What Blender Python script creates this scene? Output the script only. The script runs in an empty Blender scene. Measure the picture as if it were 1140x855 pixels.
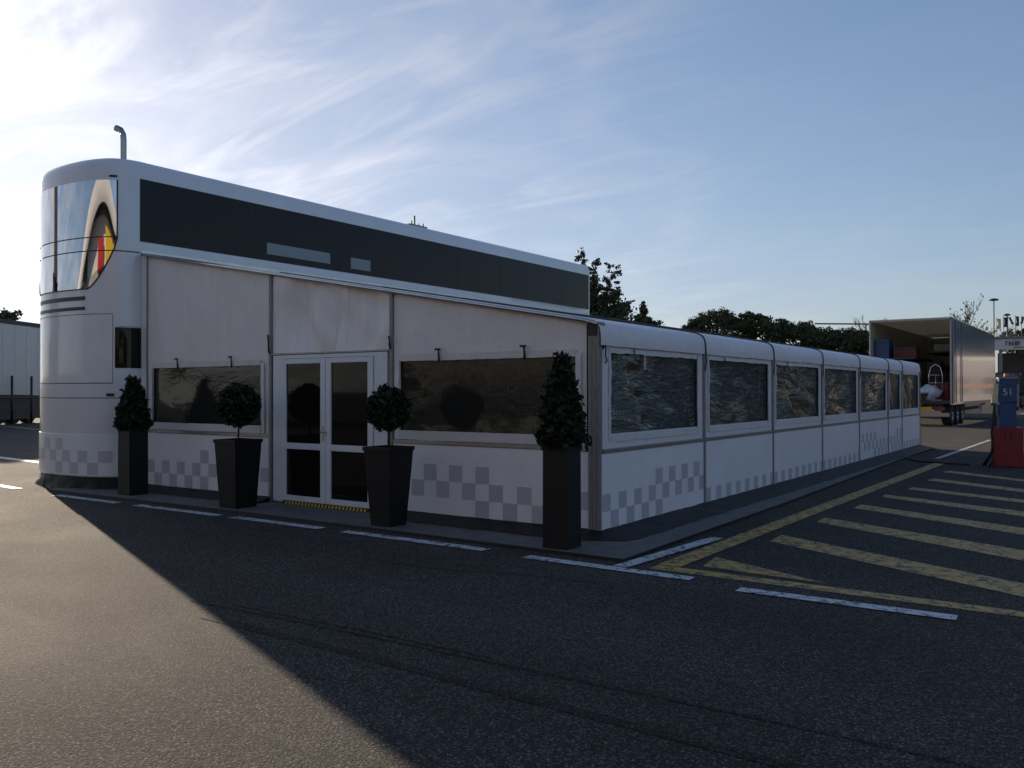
import bpy, bmesh, math, random
from mathutils import Vector, Matrix, noise
random.seed(7)
R = math.radians
S = bpy.context.scene
COL = S.collection

# ------------------------------------------------------------------ materials
def new_mat(name):
    m = bpy.data.materials.new(name); m.use_nodes = True
    nt = m.node_tree
    return m, nt, nt.nodes['Principled BSDF']

def tex_coord(nt, scale=(1, 1, 1), rot=(0, 0, 0)):
    tc = nt.nodes.new('ShaderNodeTexCoord'); mp = nt.nodes.new('ShaderNodeMapping')
    mp.inputs['Scale'].default_value = scale; mp.inputs['Rotation'].default_value = rot
    nt.links.new(tc.outputs['Object'], mp.inputs['Vector'])
    return mp.outputs['Vector']

def noise_node(nt, vec, scale, detail=4, rough=.55, dist=0):
    n = nt.nodes.new('ShaderNodeTexNoise')
    n.inputs['Scale'].default_value = scale; n.inputs['Detail'].default_value = detail
    n.inputs['Roughness'].default_value = rough; n.inputs['Distortion'].default_value = dist
    nt.links.new(vec, n.inputs['Vector'])
    return n.outputs['Fac']

def ramp(nt, fac, stops):
    r = nt.nodes.new('ShaderNodeValToRGB')
    e = r.color_ramp.elements
    while len(e) > 1: e.remove(e[-1])
    e[0].position = stops[0][0]; e[0].color = stops[0][1]
    for p, c in stops[1:]:
        q = e.new(p); q.color = c
    nt.links.new(fac, r.inputs['Fac'])
    return r.outputs['Color']

def g(v, a=1): return (v, v, v, a)
def c4(c): return (c[0], c[1], c[2], 1)

def bump(nt, b, fac, strength, dist, normal=None):
    n = nt.nodes.new('ShaderNodeBump')
    n.inputs['Strength'].default_value = strength; n.inputs['Distance'].default_value = dist
    nt.links.new(fac, n.inputs['Height'])
    if normal: nt.links.new(normal, n.inputs['Normal'])
    if b is not None: nt.links.new(n.outputs['Normal'], b.inputs['Normal'])
    return n.outputs['Normal']

def mixc(nt, fac, a, b, mode='MIX'):
    m = nt.nodes.new('ShaderNodeMix'); m.data_type = 'RGBA'; m.blend_type = mode
    if isinstance(fac, (int, float)): m.inputs[0].default_value = fac
    else: nt.links.new(fac, m.inputs[0])
    for i, v in ((6, a), (7, b)):
        if isinstance(v, tuple): m.inputs[i].default_value = v
        else: nt.links.new(v, m.inputs[i])
    return m.outputs[2]

def simple(name, col, rough=.5, metal=0, var=.12, scale=3, bumpk=0, bscale=40, stretch=(1, 1, 1), coat=0, spec=.5):
    m, nt, b = new_mat(name)
    v = tex_coord(nt, stretch)
    f = noise_node(nt, v, scale, 5, .6)
    lo = tuple(x * (1 - var) for x in col) + (1,); hi = tuple(min(1, x * (1 + var)) for x in col) + (1,)
    nt.links.new(ramp(nt, f, [(.3, lo), (.7, hi)]), b.inputs['Base Color'])
    b.inputs['Roughness'].default_value = rough; b.inputs['Metallic'].default_value = metal
    b.inputs['Coat Weight'].default_value = coat; b.inputs['Coat Roughness'].default_value = .06
    b.inputs['Specular IOR Level'].default_value = spec
    if bumpk:
        bump(nt, b, noise_node(nt, v, bscale, 4, .6), bumpk, .01)
    return m

def asphalt(name, dark=1.0):
    m, nt, b = new_mat(name)
    v = tex_coord(nt)
    fine = noise_node(nt, v, 150, 3, .75)
    mid = noise_node(nt, v, 38, 5, .75)
    big = noise_node(nt, v, .35, 6, .6, .6)
    streak = noise_node(nt, tex_coord(nt, (.15, 1.1, 1), (0, 0, .5)), .8, 5, .6, .4)
    vo = nt.nodes.new('ShaderNodeTexVoronoi'); vo.inputs['Scale'].default_value = 80
    nt.links.new(v, vo.inputs['Vector'])
    st = nt.nodes.new('ShaderNodeTexVoronoi'); st.inputs['Scale'].default_value = 105; nt.links.new(v, st.inputs['Vector'])
    sp = nt.nodes.new('ShaderNodeSeparateColor'); nt.links.new(st.outputs['Color'], sp.inputs[0])
    stone_glint = ramp(nt, sp.outputs[0], [(0, g(.28)), (.5, g(.7)), (.82, g(1.3)), (.95, g(3.2))])  # random stone tones, with glints and dark pits put into the colour
    c1 = ramp(nt, fine, [(.32, g(.016 * dark)), (.5, g(.050 * dark)), (.68, (.10 * dark, .096 * dark, .09 * dark, 1))])
    c2 = ramp(nt, big, [(.3, g(.74)), (.5, g(1)), (.72, g(1.22))])
    c3 = ramp(nt, streak, [(.35, g(.82)), (.6, g(1.1))])
    c = mixc(nt, 1, c1, c2, 'MULTIPLY'); c = mixc(nt, 1, c, stone_glint, 'MULTIPLY'); c = mixc(nt, 1, c, c3, 'MULTIPLY')
    c = mixc(nt, 1, c, (1.18, 1.05, .93, 1), 'MULTIPLY')
    nt.links.new(c, b.inputs['Base Color'])
    r = ramp(nt, big, [(.35, g(.88)), (.65, g(.96))])
    nt.links.new(r, b.inputs['Roughness'])
    b.inputs['Specular IOR Level'].default_value = .25
    inv = nt.nodes.new('ShaderNodeMath'); inv.operation = 'SUBTRACT'; inv.inputs[0].default_value = 1
    nt.links.new(vo.outputs['Distance'], inv.inputs[1])
    n1 = bump(nt, None, inv.outputs[0], .9, .009)
    n2 = bump(nt, b, fine, .9, .007, n1)
    return m

def worn_paint(name, col, wear=.46, hard=.08):
    m, nt, b = new_mat(name)
    v = tex_coord(nt)
    f = noise_node(nt, v, 9, 8, .72, .5)
    f2 = noise_node(nt, v, 160, 3, .7)
    vo = nt.nodes.new('ShaderNodeTexVoronoi'); vo.feature = 'DISTANCE_TO_EDGE'; vo.inputs['Scale'].default_value = 4.5
    dn = nt.nodes.new('ShaderNodeTexNoise'); dn.inputs['Scale'].default_value = 8; nt.links.new(v, dn.inputs['Vector'])
    ad = nt.nodes.new('ShaderNodeVectorMath'); ad.operation = 'MULTIPLY_ADD'
    ad.inputs[1].default_value = (.25, .25, 0); nt.links.new(dn.outputs['Color'], ad.inputs[0]); nt.links.new(v, ad.inputs[2])
    nt.links.new(ad.outputs[0], vo.inputs['Vector'])
    crack = ramp(nt, vo.outputs['Distance'], [(.012, g(0)), (.03, g(1))])
    w = ramp(nt, f, [(wear - hard, g(0)), (wear + hard, g(1))])
    msk = mixc(nt, 1, crack, w, 'MULTIPLY')
    pc = ramp(nt, f2, [(.3, tuple(x * .7 for x in col) + (1,)), (.7, tuple(x * 1.1 for x in col) + (1,))])
    c = mixc(nt, msk, (.04, .038, .036, 1), pc)
    nt.links.new(c, b.inputs['Base Color']); b.inputs['Roughness'].default_value = .65
    bump(nt, b, f2, .4, .004)
    return m

def canvas_mat(name, col, crease=.35):
    m, nt, b = new_mat(name)
    v = tex_coord(nt, (2.2, 2.2, .35)); v0 = tex_coord(nt) if crease < .5 else tex_coord(nt, (1.6, 1, .45), (0, R(-32), 0))
    f = noise_node(nt, v, 3.2, 5, .6)
    d = noise_node(nt, v0, 1.1, 5, .6)
    c = ramp(nt, f, [(.3, tuple(x * (.93 if crease < .5 else .98) for x in col) + (1,)), (.7, c4(col))])
    c = mixc(nt, 1, c, ramp(nt, d, [(.3, (.93, .92, .9, 1)), (.7, g(1))]), 'MULTIPLY')
    nt.links.new(c, b.inputs['Base Color']); b.inputs['Roughness'].default_value = .45
    n1 = bump(nt, None, f, .5, .03)
    bump(nt, b, noise_node(nt, v0, 6 if crease < .5 else 2.2, 3 if crease < .5 else 1.6, .5, 1.2 if crease < .5 else .6), crease, .02 if crease < .5 else .13, n1)
    return m

def pvc_mat(name, tint, flat, wrinkle=.5, sc=(1, 1, 3.5), rot=(0, 0, 0), base=.1):
    """clear plastic sheet: see-through, with fine creases gathered in patches"""
    m, nt, b = new_mat(name)
    nt.nodes.remove(b)
    out = nt.nodes['Material Output']
    v = tex_coord(nt, sc, rot); v0 = tex_coord(nt)
    patch = ramp(nt, noise_node(nt, v0, .8, 3, .5, .6), [(.40, g(.06)), (.62, g(1))])
    fine = noise_node(nt, v, 5.5, 4, .6, 1.2)
    broad = noise_node(nt, v, 1.3, 2, .5, .5)
    hp = mixc(nt, 1, fine, patch, 'MULTIPLY')
    n1 = bump(nt, None, broad, wrinkle * .6, .10)
    n2 = bump(nt, None, hp, wrinkle, .09, n1)
    gl = nt.nodes.new('ShaderNodeBsdfGlossy'); gl.inputs['Roughness'].default_value = .04
    gl.inputs['Color'].default_value = (.58, .61, .61, 1)
    nt.links.new(n2, gl.inputs['Normal'])
    tr = nt.nodes.new('ShaderNodeBsdfTransparent'); tr.inputs['Color'].default_value = tint
    fr = nt.nodes.new('ShaderNodeFresnel'); fr.inputs['IOR'].default_value = 1.5; nt.links.new(n2, fr.inputs['Normal'])
    ad = nt.nodes.new('ShaderNodeMath'); ad.operation = 'ADD'; ad.inputs[1].default_value = base; ad.use_clamp = True
    nt.links.new(fr.outputs[0], ad.inputs[0])
    mx = nt.nodes.new('ShaderNodeMixShader')
    nt.links.new(ad.outputs[0], mx.inputs[0]); nt.links.new(tr.outputs[0], mx.inputs[1]); nt.links.new(gl.outputs[0], mx.inputs[2])
    df = nt.nodes.new('ShaderNodeBsdfDiffuse'); df.inputs['Color'].default_value = (.34, .32, .27, 1)
    mx2 = nt.nodes.new('ShaderNodeMixShader'); mx2.inputs[0].default_value = .07
    nt.links.new(mx.outputs[0], mx2.inputs[1]); nt.links.new(df.outputs[0], mx2.inputs[2])
    nt.links.new(mx2.outputs[0], out.inputs['Surface'])
    return m

def foliage_mat(name, a, b_):
    m, nt, b = new_mat(name)
    v = tex_coord(nt)
    f = noise_node(nt, v, 2.5, 6, .7)
    nt.links.new(ramp(nt, f, [(.3, c4(a)), (.7, c4(b_))]), b.inputs['Base Color'])
    b.inputs['Roughness'].default_value = .55
    b.inputs['Specular IOR Level'].default_value = .3
    return m

M = {}
M['asphalt'] = asphalt('asphalt')
M['white_paint_line'] = worn_paint('road_paint_white', (.62, .64, .66), .42, .06)
M['yellow_line'] = worn_paint('road_paint_yellow', (.58, .36, .09), .45, .09)
M['canvas'] = canvas_mat('canvas_white', (.80, .765, .75))
M['valance'] = canvas_mat('canvas_creased', (.84, .81, .80), .55)
M['canvas_side'] = canvas_mat('canvas_side', (.80, .74, .77))
M['hem'] = canvas_mat('canvas_hem', (.74, .71, .70))
M['panel'] = simple('panel_white', (.83, .79, .81), .38, var=.05, scale=2)
M['checker'] = simple('checker_grey', (.50, .48, .52), .4, var=.05)
M['body'] = simple('coach_white', (.74, .74, .76), .26, var=.04, scale=1.5, coat=.5)
M['alu'] = simple('aluminium', (.34, .32, .31), .42, .85, .15, 12, .15, 60, (8, 8, 1))
M['post'] = simple('post_grey', (.24, .23, .225), .5, .3, .2, 8, stretch=(4, 4, 1))
M['dark'] = simple('dark_rubber', (.018, .018, .02), .55, var=.3, bumpk=.3, bscale=14)
M['black'] = simple('black_plastic', (.012, .012, .013), .45, var=.3)
M['seam'] = simple('seam_dark', (.05, .05, .055), .6)
M['skirt'] = simple('skirt_vinyl', (.007, .007, .008), .55, var=.4, scale=6, spec=.25, bumpk=1, bscale=9)
M['mat'] = simple('grey_boards', (.125, .12, .118), .7, var=.25, scale=4, bumpk=.3, bscale=60)
M['pot'] = simple('planter_black', (.010, .009, .009), .5, var=.3, spec=.3)
M['soil'] = simple('soil', (.02, .014, .01), .9)
M['bark'] = simple('bark', (.035, .024, .018), .85, bumpk=.5, bscale=30)
M['leaf_bay'] = foliage_mat('bay_leaves', (.008, .015, .006), (.022, .036, .013))
M['leaf_pine'] = foliage_mat('pine_needles', (.030, .042, .018), (.075, .09, .035))
M['leaf_conifer'] = foliage_mat('conifer_needles', (.028, .04, .02), (.08, .095, .045))
M['leaf_olive'] = foliage_mat('hedge_leaves', (.035, .05, .02), (.09, .10, .045))
M['glass_dark'] = simple('tinted_glass', (.008, .008, .008), .03, var=.15, spec=.25)
M['pale_pane'] = simple('window_pale', (.24, .28, .29), .35, var=.2, scale=14, stretch=(1, 6, 30))
M['mirror_glass'] = simple('windscreen_glass', (.55, .55, .57), .02, 1.0, .04)
M['door_white'] = simple('door_white', (.70, .72, .76), .35, var=.04)
M['steel'] = simple('steel', (.55, .54, .52), .25, 1.0, .1)
M['chrome'] = simple('polished_pipe', (.40, .38, .37), .35, 1.0, .1)
M['silver'] = simple('trailer_silver', (.20, .22, .28), .2, .12, .14, 1.2, .12, 6, (1, 2.5, .12), coat=.25)
M['trl_in'] = simple('trailer_lining', (.46, .45, .40), .6, var=.1)
M['trl_dark'] = simple('trailer_dark', (.05, .045, .045), .6)
M['tyre'] = simple('tyre', (.015, .015, .015), .8, var=.3)
M['red'] = simple('red_paint', (.23, .014, .02), .45, var=.18, scale=5)
M['red_dark'] = simple('faded_red', (.12, .025, .022), .6, var=.3)
M['blue'] = simple('blue_paint', (.018, .06, .16), .4, var=.25, scale=8)
M['cream'] = simple('cream_plastic', (.72, .62, .36), .45)
M['yellow'] = simple('yellow', (.75, .48, .03), .5)
M['grey'] = simple('mid_grey', (.25, .25, .25), .6)
M['white'] = simple('white_plain', (.7, .7, .7), .5)
M['bag'] = simple('plastic_bag', (.55, .58, .62), .3, var=.3, scale=10, bumpk=.7, bscale=8)
M['concrete'] = simple('concrete', (.38, .36, .33), .8, var=.2, scale=1.5)
M['plaster'] = simple('warm_plaster', (.38, .36, .34), .8, var=.12, scale=.6)
M['orange'] = simple('orange_band', (.40, .17, .08), .6)
M['white_bld'] = simple('white_cladding', (.72, .70, .66), .6, var=.1, scale=.7)
M['banner_red'] = simple('red_banner', (.5, .03, .03), .5)
M['navy'] = simple('navy_cloth', (.03, .035, .07), .7)
M['leafbrown'] = simple('dry_leaf', (.07, .045, .03), .7)
M['floor_in'] = simple('awning_floor', (.06, .055, .05), .6)
M['left_trailer'] = simple('white_trailer', (.50, .50, .53), .25, var=.06, coat=.3)
M['car_blue'] = simple('car_blue', (.02, .03, .06), .25, coat=.5)
M['car_black'] = simple('car_black', (.02, .02, .022), .25, coat=.5)
M['car_white'] = simple('car_white', (.75, .75, .72), .25, coat=.5)
m_, nt_, b_ = new_mat('translucent_roof_sheet'); b_.inputs['Base Color'].default_value = (.8, .78, .7, 1)
tl_ = nt_.nodes.new('ShaderNodeBsdfTranslucent'); tl_.inputs['Color'].default_value = (.8, .77, .68, 1)
ms_ = nt_.nodes.new('ShaderNodeMixShader'); ms_.inputs[0].default_value = .22
nt_.links.new(b_.outputs[0], ms_.inputs[1]); nt_.links.new(tl_.outputs[0], ms_.inputs[2]); nt_.links.new(ms_.outputs[0], nt_.nodes['Material Output'].inputs['Surface'])
M['trl_roof'] = m_
M['skid'] = asphalt('asphalt_rubbered', .6)
M['patch'] = asphalt('asphalt_pale', 1.35)
tint = (.52, .50, .45, 1)
M['pvc_a'] = pvc_mat('clear_pvc_flat', (.34, .33, .30, 1), 0, .05, (.7, 1, 1.4), base=.03)
M['pvc_b'] = pvc_mat('clear_pvc_wrinkled', tint, 1, 1.0, (1, .6, 3.2), (.14, 0, 0), base=.12)
M['pvc_c'] = pvc_mat('clear_pvc_creased', tint, 2, 1.1, (1, 2.6, 1.1), (.8, 0, 0), base=.08)

# ------------------------------------------------------------------ mesh helpers
class MB:
    def __init__(self): self.v = []; self.f = []; self.m = []; self.s = []
    def vert(self, p): self.v.append(tuple(p)); return len(self.v) - 1
    def face(self, idx, mi=0, smooth=False): self.f.append(tuple(idx)); self.m.append(mi); self.s.append(smooth)
    def quad(self, a, b, c, d, mi=0, smooth=False):
        self.face([self.vert(p) for p in (a, b, c, d)], mi, smooth)
    def box(self, x0, x1, y0, y1, z0, z1, mi=0, bev=0):
        if bev:
            bev = min(bev, .45 * min(x1 - x0, y1 - y0, z1 - z0))
            bm = bmesh.new(); bmesh.ops.create_cube(bm, size=1)
            for v in bm.verts:
                v.co = Vector(((x0 + x1) / 2 + v.co.x * (x1 - x0), (y0 + y1) / 2 + v.co.y * (y1 - y0), (z0 + z1) / 2 + v.co.z * (z1 - z0)))
            bmesh.ops.bevel(bm, geom=bm.edges[:], offset=bev, segments=2, profile=.5, affect='EDGES')
            self.add_bm(bm, mi); bm.free(); return self
        i = len(self.v)
        self.v += [(x0, y0, z0), (x1, y0, z0), (x1, y1, z0), (x0, y1, z0), (x0, y0, z1), (x1, y0, z1), (x1, y1, z1), (x0, y1, z1)]
        for q in ((0, 3, 2, 1), (4, 5, 6, 7), (0, 1, 5, 4), (1, 2, 6, 5), (2, 3, 7, 6), (3, 0, 4, 7)):
            self.face([i + k for k in q], mi)
        return self
    def add_bm(self, bm, mi=0, smooth=False):
        bm.verts.index_update(); i = len(self.v)
        self.v += [tuple(v.co) for v in bm.verts]
        for f in bm.faces: self.face([i + v.index for v in f.verts], mi, smooth)
    def bar(self, a, b, w, h, mi=0):
        a, b = Vector(a), Vector(b); d = (b - a).normalized()
        up = Vector((0, 0, 1)) if abs(d.z) < .95 else Vector((0, 1, 0))
        s = d.cross(up).normalized() * w / 2; u = s.cross(d).normalized() * h / 2
        i = len(self.v)
        for p in (a, b):
            for k in (-s - u, s - u, s + u, -s + u): self.v.append(tuple(p + k))
        for q in ((0, 1, 2, 3), (7, 6, 5, 4), (0, 4, 5, 1), (1, 5, 6, 2), (2, 6, 7, 3), (3, 7, 4, 0)):
            self.face([i + k for k in q], mi)
        return self
    def tube(self, pts, rad, n=10, mi=0, cap=True):
        pts = [Vector(p) for p in pts]
        if not isinstance(rad, (list, tuple)): rad = [rad] * len(pts)
        rings = []; prev = None
        for k, p in enumerate(pts):
            d = (pts[min(k + 1, len(pts) - 1)] - pts[max(k - 1, 0)]).normalized()
            if prev is None:
                ref = Vector((0, 0, 1)) if abs(d.z) < .9 else Vector((1, 0, 0))
                s = d.cross(ref).normalized()
            else:
                s = (prev - d * prev.dot(d)).normalized()
            prev = s; t = d.cross(s)
            rings.append([self.vert(p + (s * math.cos(a) + t * math.sin(a)) * rad[k]) for a in [2 * math.pi * q / n for q in range(n)]])
        for r0, r1 in zip(rings, rings[1:]):
            for q in range(n): self.face((r0[q], r0[(q + 1) % n], r1[(q + 1) % n], r1[q]), mi, True)
        if cap:
            self.face(rings[0][::-1], mi); self.face(rings[-1], mi)
        return self
    def build(self, name, mats, parent=None, label=None, kind=None):
        me = bpy.data.meshes.new(name)
        me.from_pydata(self.v, [], self.f)
        if not isinstance(mats, (list, tuple)): mats = [mats]
        for m in mats: me.materials.append(m)
        me.polygons.foreach_set('material_index', self.m); me.polygons.foreach_set('use_smooth', self.s)
        me.update()
        o = bpy.data.objects.new(name, me); COL.objects.link(o)
        if parent is not None: o.parent = parent
        if label: o['label'] = label
        if kind: o['kind'] = kind
        return o

def thing(name, label, cat, loc=(0, 0, 0), rz=0, group=None):
    o = bpy.data.objects.new(name, None); COL.objects.link(o)
    o.location = loc; o.rotation_euler = (0, 0, rz); o.empty_display_size = .2
    o['label'] = label; o['category'] = cat
    if group: o['group'] = group
    return o
def tag(o, label, cat, group=None):
    o['label'] = label; o['category'] = cat
    if group: o['group'] = group
    return o
def copy_tree(o, parent=None):
    c = o.copy(); COL.objects.link(c)
    if parent is not None: c.parent = parent
    for ch in [x for x in o.children]: copy_tree(ch, c)
    return c
def box_obj(name, m, parent, *a, bev=0, **k):
    return MB().box(*a, bev=bev).build(name, m, parent, **k)
def flat_poly(name, pts, z, m, kind='structure'):
    b = MB(); b.face([b.vert((x, y, z)) for x, y in pts]); return b.build(name, m, kind=kind)
def text_mesh(s, size, depth, m, parent, name, loc, rot):
    cu = bpy.data.curves.new('lettering', 'FONT'); cu.body = s; cu.size = size; cu.extrude = depth
    cu.align_x = 'CENTER'; cu.align_y = 'CENTER'
    t = bpy.data.objects.new('t', cu); COL.objects.link(t)
    dg = bpy.context.evaluated_depsgraph_get(); me = bpy.data.meshes.new_from_object(t.evaluated_get(dg))
    bpy.data.objects.remove(t); me.materials.clear(); me.materials.append(m)
    o = bpy.data.objects.new(name, me); COL.objects.link(o); o.parent = parent; o.location = loc; o.rotation_euler = rot
    return o

# ------------------------------------------------------------------ ground
b = MB(); b.quad((-900, -900, 0), (900, -900, 0), (900, 900, 0), (-900, 900, 0))
b.build('ground', M['asphalt'], kind='structure')

def line(name, a, c, w, m, z=.004):
    a, c = Vector(a), Vector(c); d = (c - a).normalized(); n = Vector((-d.y, d.x)) * w / 2
    return flat_poly(name, [a - n, c - n, c + n, a + n], z, m)
WL = M['white_paint_line']; YL = M['yellow_line']
for x0, x1, y0, y1 in ((-14.5, -10.3, -.78, -1.12), (-8.9, -7.2, -1.22, -1.22), (-6.79, -4.93, -1.2, -1.2), (-4.7, -3.04, -1.18, -1.18), (-2.68, -.64, -1.19, -1.2),
                       (-.12, 1.6, -1.27, -1.3), (2.06, 3.64, -1.45, -1.44)):
    line('white_line', (x0, y0), (x1, y1), .15, WL, .008)
line('white_line', (.86, -1.2), (1.0, .78), .15, WL, .012)
line('yellow_line', (1.1, -1.0), (14, -1.22), .19, YL)
line('yellow_line', (1.2, -.9), (1.33, 13.2), .22, YL, .008)
flat_poly('yellow_line', [(1.46, -.74), (2.6, -.82), (1.39, -.25)], .004, YL)
def hatch(p0, p1, q0, q1):
    k = 2.6
    e0 = (p0[0] + (q0[0] - p0[0]) * k, p0[1] + (q0[1] - p0[1]) * k); e1 = (p1[0] + (q1[0] - p1[0]) * k, p1[1] + (q1[1] - p1[1]) * k)
    flat_poly('yellow_line', [p1, e1, e0, p0], .004, YL)
hatch((1.50, 1.39), (1.52, .92), (3.92, .10), (3.97, -.45))
hatch((1.53, 3.01), (1.54, 2.59), (3.79, 1.82), (3.84, 1.2))
hatch((1.59, 4.59), (1.60, 4.16), (3.66, 3.46), (3.7, 2.9))
hatch((1.61, 6.04), (1.63, 5.68), (3.53, 5.06), (3.58, 4.52))
hatch((1.75, 7.35), (1.76, 7.0), (3.39, 6.5), (3.44, 6.07))
hatch((1.80, 9.12), (1.75, 8.71), (3.31, 8.03), (3.34, 7.55))
hatch((1.82, 10.95), (1.71, 10.6), (3.16, 9.81), (3.19, 9.40))
line('white_line', (1.05, 14.2), (1.14, 23.6), .12, WL, .008)
for k in range(6):
    line('white_line', (-1 + k * 2.6, 58), (-.4 + k * 2.6, 68), .3, WL)
line('yellow_line', (-30, 3.0), (-9.7, 1.4), .25, WL, .004)
line('white_line', (-40, 12), (-16, 7), .2, YL, .004)
def arc_strip(name, pts, w, m, z=.004):
    b = MB(); P = [Vector(p) for p in pts]; rings = []
    N = 40; out = []
    for i in range(len(P) - 1):
        p0, p1, p2, p3 = P[max(i - 1, 0)], P[i], P[i + 1], P[min(i + 2, len(P) - 1)]
        for k in range(10):
            t = k / 10
            out.append(.5 * ((2 * p1) + (-p0 + p2) * t + (2 * p0 - 5 * p1 + 4 * p2 - p3) * t * t + (-p0 + 3 * p1 - 3 * p2 + p3) * t ** 3))
    out.append(P[-1])
    for i, p in enumerate(out):
        d = (out[min(i + 1, len(out) - 1)] - out[max(i - 1, 0)]).normalized(); n = Vector((-d.y, d.x)) * w / 2
        rings.append((b.vert((p.x - n.x, p.y - n.y, z)), b.vert((p.x + n.x, p.y + n.y, z))))
    for a, c in zip(rings, rings[1:]): b.face((a[0], c[0], c[1], a[1]))
    return b.build(name, m, kind='structure')
arc_strip('tyre_mark', [(-.75, -4.405), (.5, -4.425), (1.8, -4.47), (3.4, -4.52), (6, -4.66)], .085, M['skid'], .003)
arc_strip('tyre_mark', [(-1.25, -4.17), (.4, -4.11), (1.6, -4.09), (3.4, -4.06), (6, -4.1)], .032, M['skid'], .003)
arc_strip('tyre_mark', [(-.9, -4.07), (-.4, -4.06), (.5, -4.03), (1.5, -4.03)], .02, M['skid'], .003)

M['crack'] = simple('crack_filler', (.018, .018, .019), .7, var=.4, scale=20)
arc_strip('ground_crack', [(-3.0, -2.35), (-1.7, -2.15), (-.6, -2.2), (.3, -1.95), (1.0, -1.9)], .014, M['crack'], .003)
# boards laid round the awning
o = MB()
pts = [(-9.6, -1.0), (-4.5, -.92), (.78, -.98), (.72, 4), (.36, 16.2), (.3, 18.3), (-9.0, 18.3), (-9.6, -.3)]
lo = [o.vert((x, y, .0)) for x, y in pts]; hi = [o.vert((x, y, .035)) for x, y in pts]
o.face(hi); n = len(pts)
for i in range(n): o.face((lo[i], lo[(i + 1) % n], hi[(i + 1) % n], hi[i]), 1)
tag(o.build('ground_mat', [M['mat'], M['black']]), 'low grey matting laid flat around the foot of the white awning', 'mat')

# ------------------------------------------------------------------ awning
AW = thing('awning', 'long white lean-to awning with clear plastic windows and grey checkered lower panels', 'awning', (0, 0, 0))
ZR, ZB, ZT = .95, .10, 2.32
XL = -8.42
def roof_z(x): return 2.36 + (-x) * (3.87 - 2.36) / 8.55
BAY = [0, 2.808, 5.616, 8.424, 11.232, 14.04, 15.65, 18.06]
FX = [0, -3.03, -5.36, XL]

def grid_wall(P, holes, mat, name, parent, nx, nz, amp=.02, freq=1.2, label=None, seed=0, outward=Vector((0, -1, 0))):
    """a canvas sheet over the unit square with rectangular holes, pushed in and out"""
    xs = sorted(set([i / nx for i in range(nx + 1)] + [h[0] for h in holes] + [h[1] for h in holes]))
    zs = sorted(set([i / nz for i in range(nz + 1)] + [h[2] for h in holes] + [h[3] for h in holes]))
    b = MB(); ids = {}
    def vid(i, j):
        if (i, j) not in ids:
            p = Vector(P(xs[i], zs[j]))
            edge = min(xs[i], 1 - xs[i]) * 6
            a = amp * min(1, edge) * min(1, zs[j] * 5, (1 - zs[j]) * 5)
            q = noise.noise(Vector((p.x * freq * 1.6 + p.y * freq * 1.6, p.z * freq * .55, seed))) + .5 * noise.noise(Vector((p.x * 3.1 + p.y * 3.1 + p.z, p.z * 2.3, seed + 5)))
            ids[(i, j)] = b.vert(p + outward * q * a)
        return ids[(i, j)]
    for i in range(len(xs) - 1):
        for j in range(len(zs) - 1):
            cx, cz = (xs[i] + xs[i + 1]) / 2, (zs[j] + zs[j + 1]) / 2
            if any(h[0] < cx < h[1] and h[2] < cz < h[3] for h in holes): continue
            b.face((vid(i, j), vid(i + 1, j), vid(i + 1, j + 1), vid(i, j + 1)), 0, True)
    return b.build(name, mat, parent, label)

def panel_with_checks(name, P0, along, width, z0, z1, cells, parent, out, csz=.188):
    """white board with grey squares standing 2 mm proud"""
    b = MB(); a = Vector(along); o_ = Vector(out); p0 = Vector(P0)
    def sl(u0, u1, za, zb, t0, t1, mi):
        i = len(b.v)
        for t in (t0, t1):
            for u, z in ((u0, za), (u1, za), (u1, zb), (u0, zb)):
                b.v.append(tuple(p0 + a * u + o_ * t + Vector((0, 0, z))))
        for q in ((4, 5, 6, 7), (0, 4, 7, 3), (1, 2, 6, 5), (3, 7, 6, 2), (0, 1, 5, 4), (3, 2, 1, 0)):
            b.face([i + k for k in q], mi)
    sl(0, width, z0, z1, -.012, .012, 0)
    for c, r in cells:
        u0, u1 = c * csz, (c + 1) * csz
        u0 = max(u0, .005); u1 = min(u1, width - .005)
        if u1 > u0: sl(u0, u1, z0 + .005 + r * csz, z0 + .005 + (r + 1) * csz, .0125, .0145, 1)
    return b.build(name, [M['panel'], M['checker']], parent)

even = lambda r, n, s=0: [(c, r) for c in range(s, n, 2)]
bay_cells = [
    even(1, 15) + [(1, 0), (3, 0), (5, 0), (7, 0)] + [(7, 2), (9, 2), (11, 2), (13, 2)],
    even(0, 15), even(0, 15, 0), even(0, 15, 0),
    [(1, 2), (3, 2), (5, 2), (7, 2)] + even(1, 15, 2) + [(7, 0), (9, 0), (11, 0), (13, 0)],
    even(1, 9, 1) + even(0, 9, 2) + [(5, 2), (7, 2)],
    even(0, 13, 1),
]
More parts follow.
